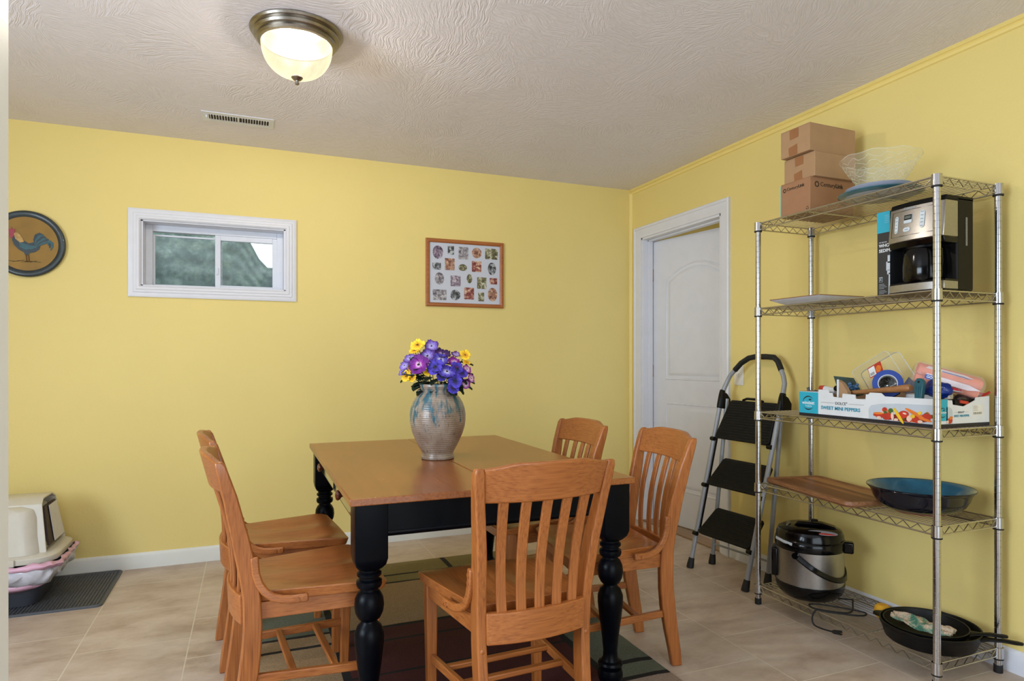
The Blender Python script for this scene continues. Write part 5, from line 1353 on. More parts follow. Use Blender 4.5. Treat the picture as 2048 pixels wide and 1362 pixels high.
# third shelf: printed produce carton full of tools
pb = thing('produce_carton', 'open printed produce carton full of tools on the middle shelf', 'box', (2.432, 1.90, S3))
bx0, bx1, by0, by1, bh = 2.284, 2.584, 1.585, 2.205, 0.108
L_ = by1 - by0
def wall_poly(L, notches, h):     # outline with cut out hand holes
    p = [(0, 0), (L, 0), (L, h)]
    for a, c, d_ in notches[::-1]:
        p += [(c, h), (c - 0.004, h - d_ + 0.004), (c - 0.008, h - d_), (a + 0.008, h - d_), (a + 0.004, h - d_ + 0.004), (a, h)]
    p += [(0, h)]; return p
FW = face_west(bx0, by1, S3 + 0.0005)
b = MB()
hw_ = bh - 0.008
poly = [(0, 0), (L_, 0), (L_, hw_ + 0.004), (0.420, hw_ + 0.004), (0.405, hw_ + 0.016), (0.355, hw_ + 0.016), (0.352, hw_ + 0.008), (0.338, hw_ + 0.008), (0.336, hw_ - 0.014), (0.290, hw_ - 0.012), (0.288, hw_ + 0.004), (0.228, hw_ + 0.006), (0.226, hw_ - 0.012), (0.180, hw_ - 0.010), (0.176, hw_ + 0.006), (0.160, hw_ + 0.006), (0.158, hw_ + 0.018), (0.106, hw_ + 0.018), (0.104, hw_ + 0.008), (0, hw_ + 0.006)]
b.prism(poly, -0.004, 0.0, FW); w1 = b.build('carton_side', 'white_card', pb)
FS = face_south(bx0, by0, S3 + 0.0005); W_ = bx1 - bx0
b = MB(); b.prism([(0.004, 0), (W_, 0), (W_, hw_ + 0.010), (0.225, hw_ + 0.006), (0.222, hw_ - 0.004), (0.155, hw_ - 0.026), (0.095, hw_ - 0.018), (0.092, hw_ - 0.002), (0.004, hw_ + 0.004)], -0.004, 0.0, FS); w2 = b.build('carton_side', 'white_card', pb)
b = MB(); b.box((bx0 + 0.004, by1 - 0.004, S3 + 0.0005), (bx1, by1, S3 + bh)); b.build('carton_side', 'kraft', pb)
b = MB(); b.box((bx1 - 0.004, by0 + 0.004, S3 + 0.0005), (bx1, by1 - 0.004, S3 + bh + 0.002)); b.build('carton_side', 'kraft', pb)
b = MB(); b.box((bx0 + 0.004, by0 + 0.004, S3 + 0.0005), (bx1 - 0.004, by1 - 0.004, S3 + 0.004)); b.build('carton_bottom', 'kraft', pb)
M['navy_print'] = plain('black_navy_print', lin(24, 24, 34), 0.5)
decal('dark_base_band', rect(0, 0, L_, 0.012), FW, 'navy_print', w1)
decal('dark_base_band', rect(0, 0, W_, 0.012), FS, 'navy_print', w2)
decal('teal_panel', rect(0.0, 0.012, 0.104, hw_ + 0.005), FW, 'teal_print', w1)
decal('teal_panel', rect(0.015, 0.024, 0.066, hw_ + 0.002), FS, 'teal_print', w2)
def palm_logo(X, cx, cy, R, par, lift=0.0009):
    b = MB()
    for a0, a1 in ((35, 175), (215, 325)):
        n = 12; o_ = [(cx + R * math.cos(math.radians(a0 + (a1 - a0) * k / n)), cy + R * math.sin(math.radians(a0 + (a1 - a0) * k / n))) for k in range(n + 1)]
        th = lambda k: R * (1 - 0.16 * math.sin(math.pi * k / n))
        i_ = [(cx + th(k) * math.cos(math.radians(a0 + (a1 - a0) * k / n)), cy + th(k) * math.sin(math.radians(a0 + (a1 - a0) * k / n))) for k in range(n, -1, -1)]
        b.prism(o_ + i_, lift, lift + 0.0004, X)
    for k in range(6):
        a = math.radians(-10 + 44 * k); px_, py_ = cx + R * 0.32, cy + R * 0.48
        tx, ty = px_ + R * 0.42 * math.cos(a), py_ + R * 0.30 * math.sin(a)
        nx, ny = -math.sin(a) * R * 0.05, math.cos(a) * R * 0.05
        b.prism([(px_ - nx, py_ - ny), (tx, ty - R * 0.05), (px_ + nx, py_ + ny)], lift, lift + 0.0004, X)
    b.prism([(cx + R * 0.30, cy + R * 0.46), (cx + R * 0.22, cy + R * 0.12), (cx + R * 0.28, cy + R * 0.12), (cx + R * 0.35, cy + R * 0.46)], lift, lift + 0.0004, X)
    b.build('palm_logo', 'ink', par, flat=True)
palm_logo(FW, 0.051, 0.057, 0.031, w1); text('lettering', 'windset', 0.0215, FW, 'white_print', w1, (0.051, 0.051), lift=0.0014, align='CENTER', bold=0.0002)
text('lettering', 'F A R M S', 0.0085, FW, 'white_print', w1, (0.053, 0.040), lift=0.0014, align='CENTER')
palm_logo(FS, 0.040, 0.054, 0.018, w2); text('lettering', 'windset', 0.0125, FS, 'white_print', w2, (0.040, 0.051), lift=0.0014, align='CENTER')
text('lettering', 'DOLCE°', 0.0165, FW, 'ink', w1, (0.222, 0.058), align='CENTER')
text('lettering', 'SWEET MINI PEPPERS', 0.0200, FW, 'blueprint', w1, (0.119, 0.035), sx=1.04, bold=0.0005)
decal('rule', rect(0.119, 0.0635, 0.186, 0.0643), FW, 'ink', w1); decal('rule', rect(0.258, 0.0635, 0.330, 0.0643), FW, 'ink', w1)
text('lettering', 'DOLCE°', 0.0095, FS, 'ink', w2, (0.140, 0.050), align='CENTER'); text('lettering', 'SWEET MINI PEPPER', 0.0120, FS, 'blueprint', w2, (0.100, 0.036), sx=0.80)
decal('rule', rect(0.100, 0.053, 0.122, 0.0535), FS, 'ink', w2); decal('rule', rect(0.158, 0.053, 0.182, 0.0535), FS, 'ink', w2)
# shipping label
FLb = FS
decal('shipping_label', rect(0.205, 0.040, 0.262, 0.078), FLb, plain('label_paper', lin(226, 222, 212), 0.6), w2)
b = MB()
for k in range(11):
    x = 0.208 + k * 0.0045; b.prism(rect(x, 0.043, x + 0.0008 + 0.0012 * (k % 3) / 2, 0.0515), 0.0009, 0.0012, FLb)
for k in range(4): b.prism(rect(0.208, 0.058 + k * 0.005, 0.235 - 0.004 * (k % 2), 0.0588 + k * 0.005), 0.0009, 0.0012, FLb)
b.build('label_print', 'ink', w2, flat=True)
# printed photograph of peppers in a white dish
decal('dish_print', [(0.352, 0.012), (0.352, 0.052), (0.362, 0.066), (0.400, 0.074), (0.470, 0.079), (L_, 0.082), (L_, 0.012)], FW, 'greyprint', w1)
decal('dish_print', [(0.060, 0.012), (0.060, 0.074), (0.075, 0.074), (0.090, 0.066), (0.094, 0.050), (0.094, 0.012)], FS, 'greyprint', w2)
food = [('red_print', 0.400, 0.030, 0.028, 0.008, 0.0), ('red_print', 0.432, 0.028, 0.020, 0.014, 0.3), ('red_print', 0.500, 0.040, 0.022, 0.014, 0.2), ('red_print', 0.548, 0.026, 0.022, 0.013, -0.2),
        ('red_print', 0.590, 0.038, 0.020, 0.012, 0.1), ('orange_print', 0.395, 0.037, 0.022, 0.0045, 0.05), ('orange_print', 0.545, 0.047, 0.042, 0.0065, -0.42), ('orange_print', 0.585, 0.027, 0.026, 0.005, -0.2),
        ('pink_print', 0.420, 0.050, 0.012, 0.010, 0.0), ('red_print', 0.422, 0.053, 0.011, 0.009, 0.4), ('green_print', 0.448, 0.050, 0.010, 0.010, 0.6), ('green_print', 0.425, 0.043, 0.007, 0.006, 0.2),
        ('pink_print', 0.455, 0.030, 0.006, 0.016, 0.05), ('pink_print', 0.398, 0.020, 0.010, 0.006, 0), ('pink_print', 0.470, 0.018, 0.009, 0.005, 0), ('yellow_print', 0.480, 0.034, 0.036, 0.0065, -0.95),
        ('pink_print', 0.524, 0.028, 0.013, 0.010, 0.8), ('yellow_print', 0.537, 0.036, 0.009, 0.007, 0), ('pink_print', 0.566, 0.018, 0.010, 0.006, 0), ('pink_print', 0.505, 0.044, 0.008, 0.003, -0.2), ('yellow_print', 0.565, 0.050, 0.008, 0.006, 0.5)]
M['berry_print'] = plain('dark_red_print', lin(120, 30, 22), 0.5, var=0.35, nscale=90)
rnf = random.Random(11); under = []
for k in range(46):
    t = rnf.random(); cx = 0.392 + (L_ - 0.40) * t; top_ = 0.040 + 0.012 * math.sin(t * 9)
    under.append((rnf.choice(['berry_print', 'red_print', 'red_print', 'orange_print', 'pink_print', 'green_print']), cx, rnf.uniform(0.018, top_), rnf.uniform(0.005, 0.012), rnf.uniform(0.003, 0.006), rnf.uniform(-1, 1)))
food = [('berry_print', 0.505, 0.026, 0.100, 0.013, 0.0)] + under + food
for i, (m_, cx, cy, rx, ry, ro) in enumerate(food):
    MB().prism(ellipse(cx, max(cy, 0.012 + min(rx, ry)), rx, ry, 18, ro), 0.0009 + i * 0.00003, 0.0011 + i * 0.00003, FW).build('pepper_print', m_, w1, flat=True)
for i, (m_, cx, cy, rx, ry, ro) in enumerate([('red_print', 0.078, 0.024, 0.014, 0.011, 0.2), ('orange_print', 0.084, 0.034, 0.010, 0.006, 0.2), ('pink_print', 0.066, 0.020, 0.006, 0.006, 0)]):
    MB().prism(ellipse(cx, cy, rx, ry, 18, ro), 0.0009 + i * 0.00006, 0.0012 + i * 0.00006, FS).build('pepper_print', m_, w2, flat=True)

def at(px, py, x):         # point on the plane x = const seen at a pixel of the photograph (used to measure where things lie)
    s, c = math.sin(YAW), math.cos(YAW)
    u = (px - 1024) / 1293.6; v = (721.4 - py) / 1293.6
    d = Vector((s + u * c, c - u * s, v)); t = x / d.x
    return Vector((x, d.y * t, CAM_Z + d.z * t))
def atY(px, py, y):
    s, c = math.sin(YAW), math.cos(YAW)
    u = (px - 1024) / 1293.6; v = (721.4 - py) / 1293.6
    d = Vector((s + u * c, c - u * s, v)); t = y / d.y
    return Vector((d.x * t, y, CAM_Z + d.z * t))
view = lambda p: (Vector((0, 0, CAM_Z)) - p).normalized()
# hammer
hm_ = thing('hammer', 'wooden handled hammer lying along the front of the produce carton', 'hammer', tuple(at(1760, 783, 2.33)))
h0, h1 = at(1698, 786, 2.345), at(1822, 776, 2.31)
MB().tube([h0, h0.lerp(h1, 0.3), h0.lerp(h1, 0.6), h0.lerp(h1, 0.86), h0.lerp(h1, 0.97), h1], [0.0090, 0.0100, 0.0115, 0.0145, 0.0150, 0.0100], 14).build('handle', 'handle_wood', hm_, angle=60)
q0, q1 = at(1671, 776, 2.35), at(1702, 789, 2.345)
b = MB(); b.tube([q0, q0.lerp(q1, 0.35), q0.lerp(q1, 0.5), q1 + Vector((0, -0.006, 0.004))], [0.012, 0.010, 0.015, 0.015], 10); b.build('hammer_head', 'iron', hm_, bevel=0.001)
# wedge
wq = at(1675, 798, 2.315)
wd = thing('wooden_wedge', 'brown wedge with pale edge standing at the left notch of the produce carton', 'wedge', tuple(wq))
a1, a2, a3, a4, a5 = at(1675, 799, 2.300), at(1675, 760, 2.300), at(1684, 766, 2.300), at(1695, 784, 2.300), at(1695, 799, 2.300)
b = MB(); pp = [a1, a2, a3, a4, a5]; b.loft([[p + Vector((0, 0, 0)) for p in pp], [p + Vector((0.020, 0, 0)) for p in pp]]); b.build('wedge_body', 'card', wd)
e0, e1 = at(1676, 798, 2.2965), at(1676, 759, 2.2965)
MB().tube([e0, e1], 1.0, flat=(0.008, 0.004), up=(1, 0, 0)).build('pale_edge', 'white_card', wd)
# blister card
bc = thing('blister_card', 'dark green blister card with blue beads leaning at the left of the carton', 'blister pack', tuple(at(1700, 775, 2.42)))
cpts = [at(1667, 752, 2.42), at(1707, 756, 2.42), at(1727, 790, 2.38), at(1682, 800, 2.38)]
MB().loft([[p for p in cpts], [p + Vector((0.002, 0, 0)) for p in cpts]]).build('card_back', plain('dark_green_card', lin(44, 66, 66), 0.4, var=0.3, nscale=40), bc)
b = MB()
rnd = random.Random(3)
for k in range(16):
    p = at(1692 + rnd.uniform(0, 26), 768 + rnd.uniform(0, 14), 2.395); b.sphere(tuple(p), rnd.uniform(0.006, 0.009), 10, 6)
b.build('blue_beads', plain('blue_glassy_beads', lin(60, 110, 160), 0.15, var=0.4, nscale=60, coat=0.5), bc)
# clamshell
cl = thing('clamshell_box', 'empty clear plastic clamshell box with red label tilted up in the carton', 'plastic box', tuple(at(1770, 735, 2.46)))
P0, P1, P2, P3 = at(1708, 744, 2.47), at(1784, 698, 2.47), at(1826, 762, 2.44), at(1740, 800, 2.44)
def clr(k, d): 
    ctr = (P0 + P1 + P2 + P3) / 4; out = []
    c4 = [ctr + (p - ctr) * k for p in (P0, P1, P2, P3)]
    for i in range(4):
        a, b_, c_ = c4[i - 1], c4[i], c4[(i + 1) % 4]
        for t in (0.14, 0.05, 0.0):
            pass
        out += [b_ + (a - b_) * 0.10, b_ + (a - b_) * 0.03 + (c_ - b_) * 0.03, b_ + (c_ - b_) * 0.10]
    n = (P1 - P0).cross(P3 - P0).normalized()
    if n.x < 0: n = -n
    return [p + n * d for p in out]
b = MB(); b.loft([clr(0.88, -0.030), clr(0.94, -0.024), clr(0.97, 0.030), clr(1.0, 0.032), clr(1.0, 0.036)], caps=False); b.add(clr(0.88, -0.030), [tuple(range(12))])
b.build('shell', 'plastic_clear', cl, solid=0.0009, angle=60)
b = MB(); b.tube(clr(1.0, 0.033), 0.0022, 6, closed=True); b.tube(clr(0.93, -0.026), 0.0014, 6, closed=True)
for t in (0.25, 0.45, 0.65): 
    a_ = clr(0.9, -0.031); b.tube([P0.lerp(P1, t) * 0.7 + P3.lerp(P2, t) * 0.3 - Vector((0.03, 0, 0)), P0.lerp(P1, t) * 0.35 + P3.lerp(P2, t) * 0.65 - Vector((0.03, 0, 0))], 0.0012, 5)
b.build('rim_flange', 'plastic_edge', cl, angle=80)
r_ = (P1 - P0).normalized(); u_ = (P0 - P3); u_ = (u_ - r_ * u_.dot(r_)).normalized()
la = at(1750, 740, 2.40)
FLc = frame(tuple(la), tuple(r_), tuple(u_))
decal('red_label', rrect(-0.032, -0.024, 0.036, 0.024, 0.003), FLc, 'red_print', cl); decal('white_label', rrect(-0.029, -0.020, 0.002, 0.019, 0.001), FLc, 'white_print', cl, lift=0.0009)
decal('peach_print', ellipse(0.018, -0.003, 0.013, 0.015, 16), FLc, 'orange_print', cl, lift=0.0009)
b = MB()
for k in range(7): b.prism(rect(-0.025 + k * 0.0030, -0.016, -0.0238 + k * 0.0030, -0.004), 0.0016, 0.0019, FLc)
b.build('barcode', 'ink', cl, flat=True)
# tape roll
tp = at(1775.5, 768, 2.385); n_ = (view(tp) + Vector((0, 0, 0.12))).normalized(); X = Matrix.Translation(tp) @ n_.to_track_quat('Z', 'Y').to_matrix().to_4x4()
tr_ = thing('tape_roll', 'roll of blue masking tape standing in the produce carton', 'tape', tuple(tp))
MB().lathe([(0.0345, -0.024), (0.0545, -0.024), (0.0550, -0.022), (0.0550, 0.022), (0.0545, 0.024), (0.0345, 0.024)], n=56, X=X, closed=True).build('tape_winding', 'blue_tape', tr_, angle=40)
MB().lathe([(0.0325, -0.0245), (0.0350, -0.0245), (0.0350, 0.0245), (0.0325, 0.0245)], n=48, X=X, closed=True).build('core', 'white_card', tr_, angle=40)
# foil packet seen through the roll
b = MB(); X2 = Matrix.Translation(tp - n_ * 0.035) @ n_.to_track_quat('Z', 'Y').to_matrix().to_4x4()
b.grid(lambda u, v: X2 @ Vector(((u - .5) * 0.085, (v - .5) * 0.075, 0.010 * noise.noise((u * 9, v * 9, 1)))), 18, 18)
tag(b.build('foil_packet', plain('crumpled_dark_foil', (0.20, 0.19, 0.17, 1), 0.25, 0.9, var=0.5, nscale=60), org=tuple(tp - n_ * 0.035), solid=0.002, angle=15), 'crumpled dark foil packet seen through the hole of the tape roll', 'packet')
# steel trowel blade behind the hammer handle
tb_ = [at(1802, 776, 2.40), at(1817, 754, 2.40), at(1834, 768, 2.38), at(1830, 784, 2.36), at(1812, 788, 2.36)]
o_ = MB().loft([tb_, [p + Vector((0.0015, 0, 0)) for p in tb_]]).build('scraper_blade', plain('dull_grey_steel', lin(120, 124, 140), 0.35, 0.6), org=tuple(tb_[0])); tag(o_, 'flat grey metal blade between the tape roll and the teal handle', 'blade')
# teal handled scraper
th0, th1 = at(1841, 757, 2.315), at(1838, 806, 2.300)
ts = thing('putty_knife', 'teal handled putty knife hooked upright over the carton front', 'putty knife', tuple(th1))
d_ = (th0 - th1).normalized(); rr_ = Vector((0, -1, 0)); Fh = frame(tuple(th1), tuple(rr_), tuple(d_)); hl_ = (th0 - th1).length
b = MB(); b.prism([(-0.0125, 0), (0.0125, 0), (0.0175, hl_ - 0.022), (0.0165, hl_ - 0.010), (0.008, hl_), (-0.008, hl_), (-0.0165, hl_ - 0.010), (-0.0175, hl_ - 0.022)], -0.009, 0.009, Fh)
hn = b.build('handle', 'teal_plastic', ts, bevel=0.003)
b = MB()
for x in (-0.009, 0.0, 0.009): b.prism(rect(x - 0.0012, 0.008, x + 0.0012, hl_ - 0.03), 0.0085, 0.0102, Fh)
b.build('handle_ribs', 'teal_plastic', hn)
MB().lathe([(0.0, 0.0), (0.0042, 0.0), (0.0042, 0.0014), (0.0, 0.0014)], n=16, X=Fh @ Matrix.Translation((0, hl_ - 0.014, 0.0088))).build('hang_hole', 'black', hn)
# paint roller cover pack
rp0, rp1 = at(1832, 743, 2.40), at(1958, 777, 2.540)
rc = thing('roller_cover_pack', 'clear wrapped pack of salmon pink paint roller covers at the right of the carton', 'roller pack', tuple(rp0.lerp(rp1, 0.5)))
ax = (rp1 - rp0).normalized(); upv = (Vector((0, 0, 1)) - ax * ax.z).normalized(); dv = ax.cross(upv)
if dv.x > 0: dv = -dv
for (a_, c_) in ((0.018, 0.012), (0.010, -0.024), (-0.020, -0.006)):
    o1 = upv * a_ - dv * c_
    if a_ < 0: o1 = upv * a_ + dv * 0.012
    MB().tube([rp0 + o1, rp0 + o1 + ax * 0.006, rp1 + o1 - ax * 0.006, rp1 + o1], [0.017, 0.0205, 0.0205, 0.017], 24).build('roller', 'salmon', rc)
M['shrink'] = plain('clear_shrink_film', (1.0, 0.93, 0.92, 1), 0.12, var=0.0, alpha=0.16, coat=0.6, bump=0.8, bscale=45)
rings = []
for k in range(15):
    t = -0.05 + 1.10 * k / 14; c_ = rp0.lerp(rp1, t); sc_ = 1.0 if 0.02 < t < 0.98 else 0.72
    rings.append([c_ + upv * (math.sin(a) * 0.046 * sc_ + 0.0) + dv * (math.cos(a) * 0.050 * sc_ + 0.002) + ax * 0.004 * noise.noise((a * 2, k, 1)) for a in [2 * math.pi * q / 20 for q in range(20)]])
MB().loft(rings).build('wrapper', 'shrink', rc, angle=80)
Fr = frame(tuple(rp0 + ax * 0.02 + dv * 0.0505 + upv * -0.006), tuple(ax), tuple((upv - dv * 0.10).normalized()))
def rl(nm, poly, mt_, l=0.0): 
    o = MB().prism(poly, l, l + 0.0006, Fr).build(nm, mt_, rc, flat=True); return o
M['label_blue'] = plain('label_blue', lin(34, 70, 158), 0.35)
M['label_white'] = plain('label_white', lin(214, 200, 206), 0.35)
rl('white_label', [(0.008, -0.012), (0.150, -0.014), (0.190, -0.004), (0.150, 0.006), (0.008, 0.010)], 'label_white')
rl('blue_label', rrect(0.006, -0.0115, 0.050, 0.0065, 0.005), 'label_blue', 0.0007)
text('lettering', 'GOOD', 0.0130, Fr, 'white_print', rc, (0.011, -0.007), lift=0.0015, bold=0.0002)
Fr2 = frame(tuple(rp0 + ax * 0.02 + dv * 0.038 + upv * 0.026), tuple(ax), tuple((upv * 0.72 - dv * 0.69).normalized()))
b = MB().prism([(0.0, -0.006), (0.13, -0.008), (0.16, 0.0), (0.13, 0.008), (0.01, 0.008)], 0, 0.0006, Fr2).build('white_label', 'label_white', rc, flat=True)
b = MB().prism([(0.055, -0.001), (0.13, -0.002), (0.150, -0.0065), (0.145, -0.008), (0.12, -0.006), (0.055, -0.005)], 0.0007, 0.0012, Fr2).build('blue_label', 'label_blue', rc, flat=True)
# blue bag, red labelled pack, dark packs, white tub, red cap
def blob(name, c, sx, sy, sz, mat_, lab, cat, amp=0.25, seed=0, rot=0.0):
    b = MB(); R_ = Matrix.Translation(c) @ Matrix.Rotation(rot, 4, 'X')
    n, m = 22, 14; prof = []
    vs = []; 
    for i in range(m + 1):
        ph_ = math.pi * i / m
        for k in range(n):
            a = 2 * math.pi * k / n; d = Vector((math.sin(ph_) * math.cos(a), math.sin(ph_) * math.sin(a), math.cos(ph_)))
            f = 1 + amp * noise.noise(d * 2.6 + Vector((seed, 0, 0)))
            vs.append(R_ @ Vector((d.x * sx * f, d.y * sy * f, d.z * sz * f)))
    fs = [(i * n + k, i * n + (k + 1) % n, (i + 1) * n + (k + 1) % n, (i + 1) * n + k) for i in range(m) for k in range(n)]
    b.add(vs, fs); bmesh.ops.remove_doubles(b.bm, verts=b.bm.verts, dist=1e-6)
    o = b.build(name, mat_, org=tuple(c), angle=60); tag(o, lab, cat); return o
blob('blue_pouch', at(1872, 780, 2.375), 0.030, 0.060, 0.030, 'blue_plastic', 'crumpled dark blue pouch behind the teal handle in the carton', 'pouch', 0.35, 2)
rp_ = thing('red_label_pack', 'clear pack with red label lying under the roller covers', 'package', tuple(atY(1928, 785, 1.63)))
q0, q1 = atY(1897, 778, 1.64), atY(1960, 788, 1.625)
MB().tube([q0, q1], 1.0, flat=(0.040, 0.009), up=(0, 0, 1)).build('red_card', plain('crimson_card', lin(196, 40, 66), 0.4), rp_)
Fq = frame(tuple(q0 + Vector((-0.026, 0, -0.0)) + (q1 - q0) * 0.08), tuple((q1 - q0).normalized()), (0, 0, 1))
MB().tube([q0 + Vector((-0.004, 0, -0.005)), q1 + Vector((-0.004, 0, -0.005))], 1.0, flat=(0.042, 0.003), up=(0, 0, 1)).build('clear_tray', 'greyprint', rp_)
blob('dark_socket_pack', atY(1924, 798, 1.630), 0.040, 0.026, 0.018, plain('smoked_plastic_pack', lin(48, 34, 36), 0.15, var=0.5, nscale=50, coat=0.6), 'dark smoky plastic pack under the red label', 'package', 0.2, 5)
b = MB(); jc = atY(1894, 793, 1.622); b.cyl(tuple(jc + Vector((0, 0, -0.010))), tuple(jc + Vector((0, 0, 0.010))), 0.019, 24); o_ = b.build('small_jar', plain('milky_plastic_jar', lin(170, 160, 146), 0.2, var=0.3, nscale=60), org=tuple(jc), bevel=0.003); tag(o_, 'small squat jar of screws left of the dark pack', 'jar')
rk_ = at(1953, 806, 2.36)
b = MB(); b.tube([atY(1902, 808, 1.612), atY(1966, 805, 1.612)], 1.0, flat=(0.034, 0.030), up=(0, 0, 1)); o_ = b.build('black_tool_case', 'black', org=tuple(atY(1935, 812, 1.61)), bevel=0.004); tag(o_, 'flat black case in the notch at the right end of the carton', 'case')
b = MB(); b.tube([atY(1919, 803, 1.594), atY(1935, 806, 1.594)], 1.0, flat=(0.010, 0.012), up=(0, 0, 1)); o_ = b.build('red_marker', 'red_print', org=tuple(atY(1928, 804, 1.594)), bevel=0.002); tag(o_, 'short red marker in the right hand notch of the carton', 'marker')
b = MB(); b.tube([at(1950, 800, 2.545), at(1980, 784, 2.560)], 0.0045, 8); o_ = b.build('red_screwdriver', plain('red_grip', lin(176, 38, 34), 0.4), org=tuple(at(1950, 800, 2.545))); tag(o_, 'thin red grip sticking out at the far right of the carton', 'screwdriver')
tc_ = at(1843, 796, 2.38); o_ = MB().lathe([(0.0, 0.0), (0.060, 0.0), (0.063, 0.004), (0.063, 0.020), (0.060, 0.026), (0.030, 0.030), (0.0, 0.031)], tuple(tc_ + Vector((0.02, 0.0, -0.012))), 40).build('white_tub_lid', 'white_card', org=tuple(tc_)); tag(o_, 'round white tub lid behind the teal handled putty knife', 'lid')
kc_ = at(1645, 776, 2.40)
cp = thing('caulk_tube', 'white tube with red cap at the left end of the carton', 'tube', tuple(kc_))
MB().tube([kc_ + Vector((0, -0.012, -0.003)), kc_ + Vector((0, -0.075, -0.012))], 0.014, 16).build('tube_body', 'white_card', cp); MB().tube([kc_ + Vector((0, 0.012, 0)), kc_ + Vector((0, -0.014, -0.003))], [0.011, 0.015], 16).build('cap', 'red_print', cp)
for pa, pb_, r_, lb_ in ((at(1616, 775, 2.40), at(1624, 800, 2.40), 0.007, 'thicker dull metal tool end at the far left of the carton'), (at(1630, 780, 2.36), at(1636, 800, 2.36), 0.005, 'thin dull metal tool end just left of the red cap')):
    b = MB(); b.tube([pa, pb_], r_, 8); o_ = b.build('tool_shank', 'mat_grey', org=tuple(pb_)); tag(o_, lb_, 'tool')
b = MB(); b.tube([at(1737, 788, 2.292), at(1758, 801, 2.292)], 0.0022, 6); b.tube([at(1737, 788, 2.292) + Vector((0.004, -0.07, -0.02)), at(1700, 801, 2.30)], 0.006, 8); o_ = b.build('white_cable_tie', 'white_card', org=tuple(at(1747, 795, 2.292))); tag(o_, 'thin white strip crossing the middle notch of the carton', 'strip')
# darker contents filling the carton: a folded drop cloth
b = MB(); b.grid(lambda u, v: Vector((bx0 + 0.012 + (bx1 - bx0 - 0.024) * u, by0 + 0.012 + (L_ - 0.024) * v, S3 + 0.062 + 0.012 * noise.noise((u * 5, v * 9, 2)))), 16, 30)
b.grid(lambda u, v: Vector((bx0 + 0.012 + (bx1 - bx0 - 0.024) * u, by0 + 0.012 + (L_ - 0.024) * v, S3 + 0.006)), 2, 2)
o_ = b.build('dark_cloth', plain('dark_drop_cloth', lin(38, 36, 38), 0.9, var=0.3), org=(2.43, 1.9, S3 + 0.006), angle=70, solid=0.003); tag(o_, 'dark folded cloth under the tools inside the produce carton', 'cloth')

# fourth shelf: wooden board, blue bowl
bd = thing('serving_board', 'striped wooden serving board with juice groove on the fourth shelf', 'serving board', (2.395, 2.140, S4))
Xb = Matrix.Translation((2.400, 2.135, S4)) @ Matrix.Rotation(math.radians(-10), 4, 'Z')
ol = rrect(-0.150, -0.285, 0.150, 0.285, 0.035, 6)
rings = [[Vector((x, y, z)) for x, y in (inset(ol, d) if d else ol)] for d, z in ((0.010, 0.0), (0.0, 0.010), (0.002, 0.024), (0.012, 0.025), (0.020, 0.019), (0.026, 0.019))]
b = MB(); b.loft(rings, caps=False, X=Xb); nn = len(ol); b.add(rings[0], [tuple(range(nn))], Xb); b.build('board_rim', 'cutter', bd, angle=40)
def stripes_mat():
    m, nt, N, L, P = newmat('acacia_stripes')
    tc = N.new('ShaderNodeTexCoord'); mp = N.new('ShaderNodeMapping'); mp.inputs['Rotation'].default_value = (0, 0, math.radians(10)); L.new(tc.outputs['Object'], mp.inputs['Vector'])
    sep = N.new('ShaderNodeSeparateXYZ'); L.new(mp.outputs[0], sep.inputs[0])
    q = N.new('ShaderNodeMath'); q.operation = 'MULTIPLY'; L.new(sep.outputs['X'], q.inputs[0]); q.inputs[1].default_value = 30
    fl_ = N.new('ShaderNodeMath'); fl_.operation = 'FLOOR'; L.new(q.outputs[0], fl_.inputs[0])
    wn = N.new('ShaderNodeTexWhiteNoise'); wn.noise_dimensions = '1D'; L.new(fl_.outputs[0], wn.inputs['W'])
    r = ramp(N, [(0.0, lin(112, 62, 36)), (0.5, lin(150, 92, 56)), (1.0, lin(186, 132, 84))]); L.new(wn.outputs['Value'], r.inputs[0])
    mp2 = N.new('ShaderNodeMapping'); mp2.inputs['Scale'].default_value = (60, 5, 1); L.new(mp.outputs[0], mp2.inputs['Vector'])
    n = N.new('ShaderNodeTexNoise'); n.inputs['Scale'].default_value = 1.5; n.inputs['Detail'].default_value = 4; L.new(mp2.outputs[0], n.inputs['Vector'])
    r2 = ramp(N, [(0.3, (0.75, 0.75, 0.75, 1)), (0.7, (1.1, 1.1, 1.1, 1))]); L.new(n.outputs['Fac'], r2.inputs[0])
    L.new(mixc(N, L, 1.0, r.outputs[0], r2.outputs[0], 'MULTIPLY'), P.inputs['Base Color']); P.inputs['Roughness'].default_value = 0.5
    return m
b = MB(); b.add(rings[-1], [tuple(range(nn))], Xb); b.build('board_face', stripes_mat(), bd)
bwc = (2.432, 1.748, S4)
bw = thing('blue_bowl', 'wide shallow stoneware bowl, navy outside and turquoise inside, on the fourth shelf', 'bowl', bwc)
MB().lathe([(0.0, 0.0), (0.092, 0.0), (0.096, 0.004), (0.098, 0.008)], bwc, 56).build('foot', 'terracotta', bw)
MB().lathe([(0.098, 0.006), (0.128, 0.014), (0.150, 0.032), (0.163, 0.054), (0.170, 0.076), (0.179, 0.088), (0.185, 0.093), (0.183, 0.097)], bwc, 64).build('outer_glaze', 'glaze_navy', bw, angle=60)
MB().lathe([(0.183, 0.097), (0.176, 0.094), (0.166, 0.084), (0.155, 0.060), (0.138, 0.036), (0.110, 0.018), (0.060, 0.011), (0.0, 0.010)], bwc, 64).build('inner_glaze', 'glaze_blue', bw, angle=60)
b = MB(); b.tube([(bwc[0] + 0.1838 * math.cos(a), bwc[1] + 0.1838 * math.sin(a), bwc[2] + 0.0955) for a in [2 * math.pi * k / 64 for k in range(64)]], 0.0024, 6, closed=True); b.build('rim', 'glaze_navy', bw)

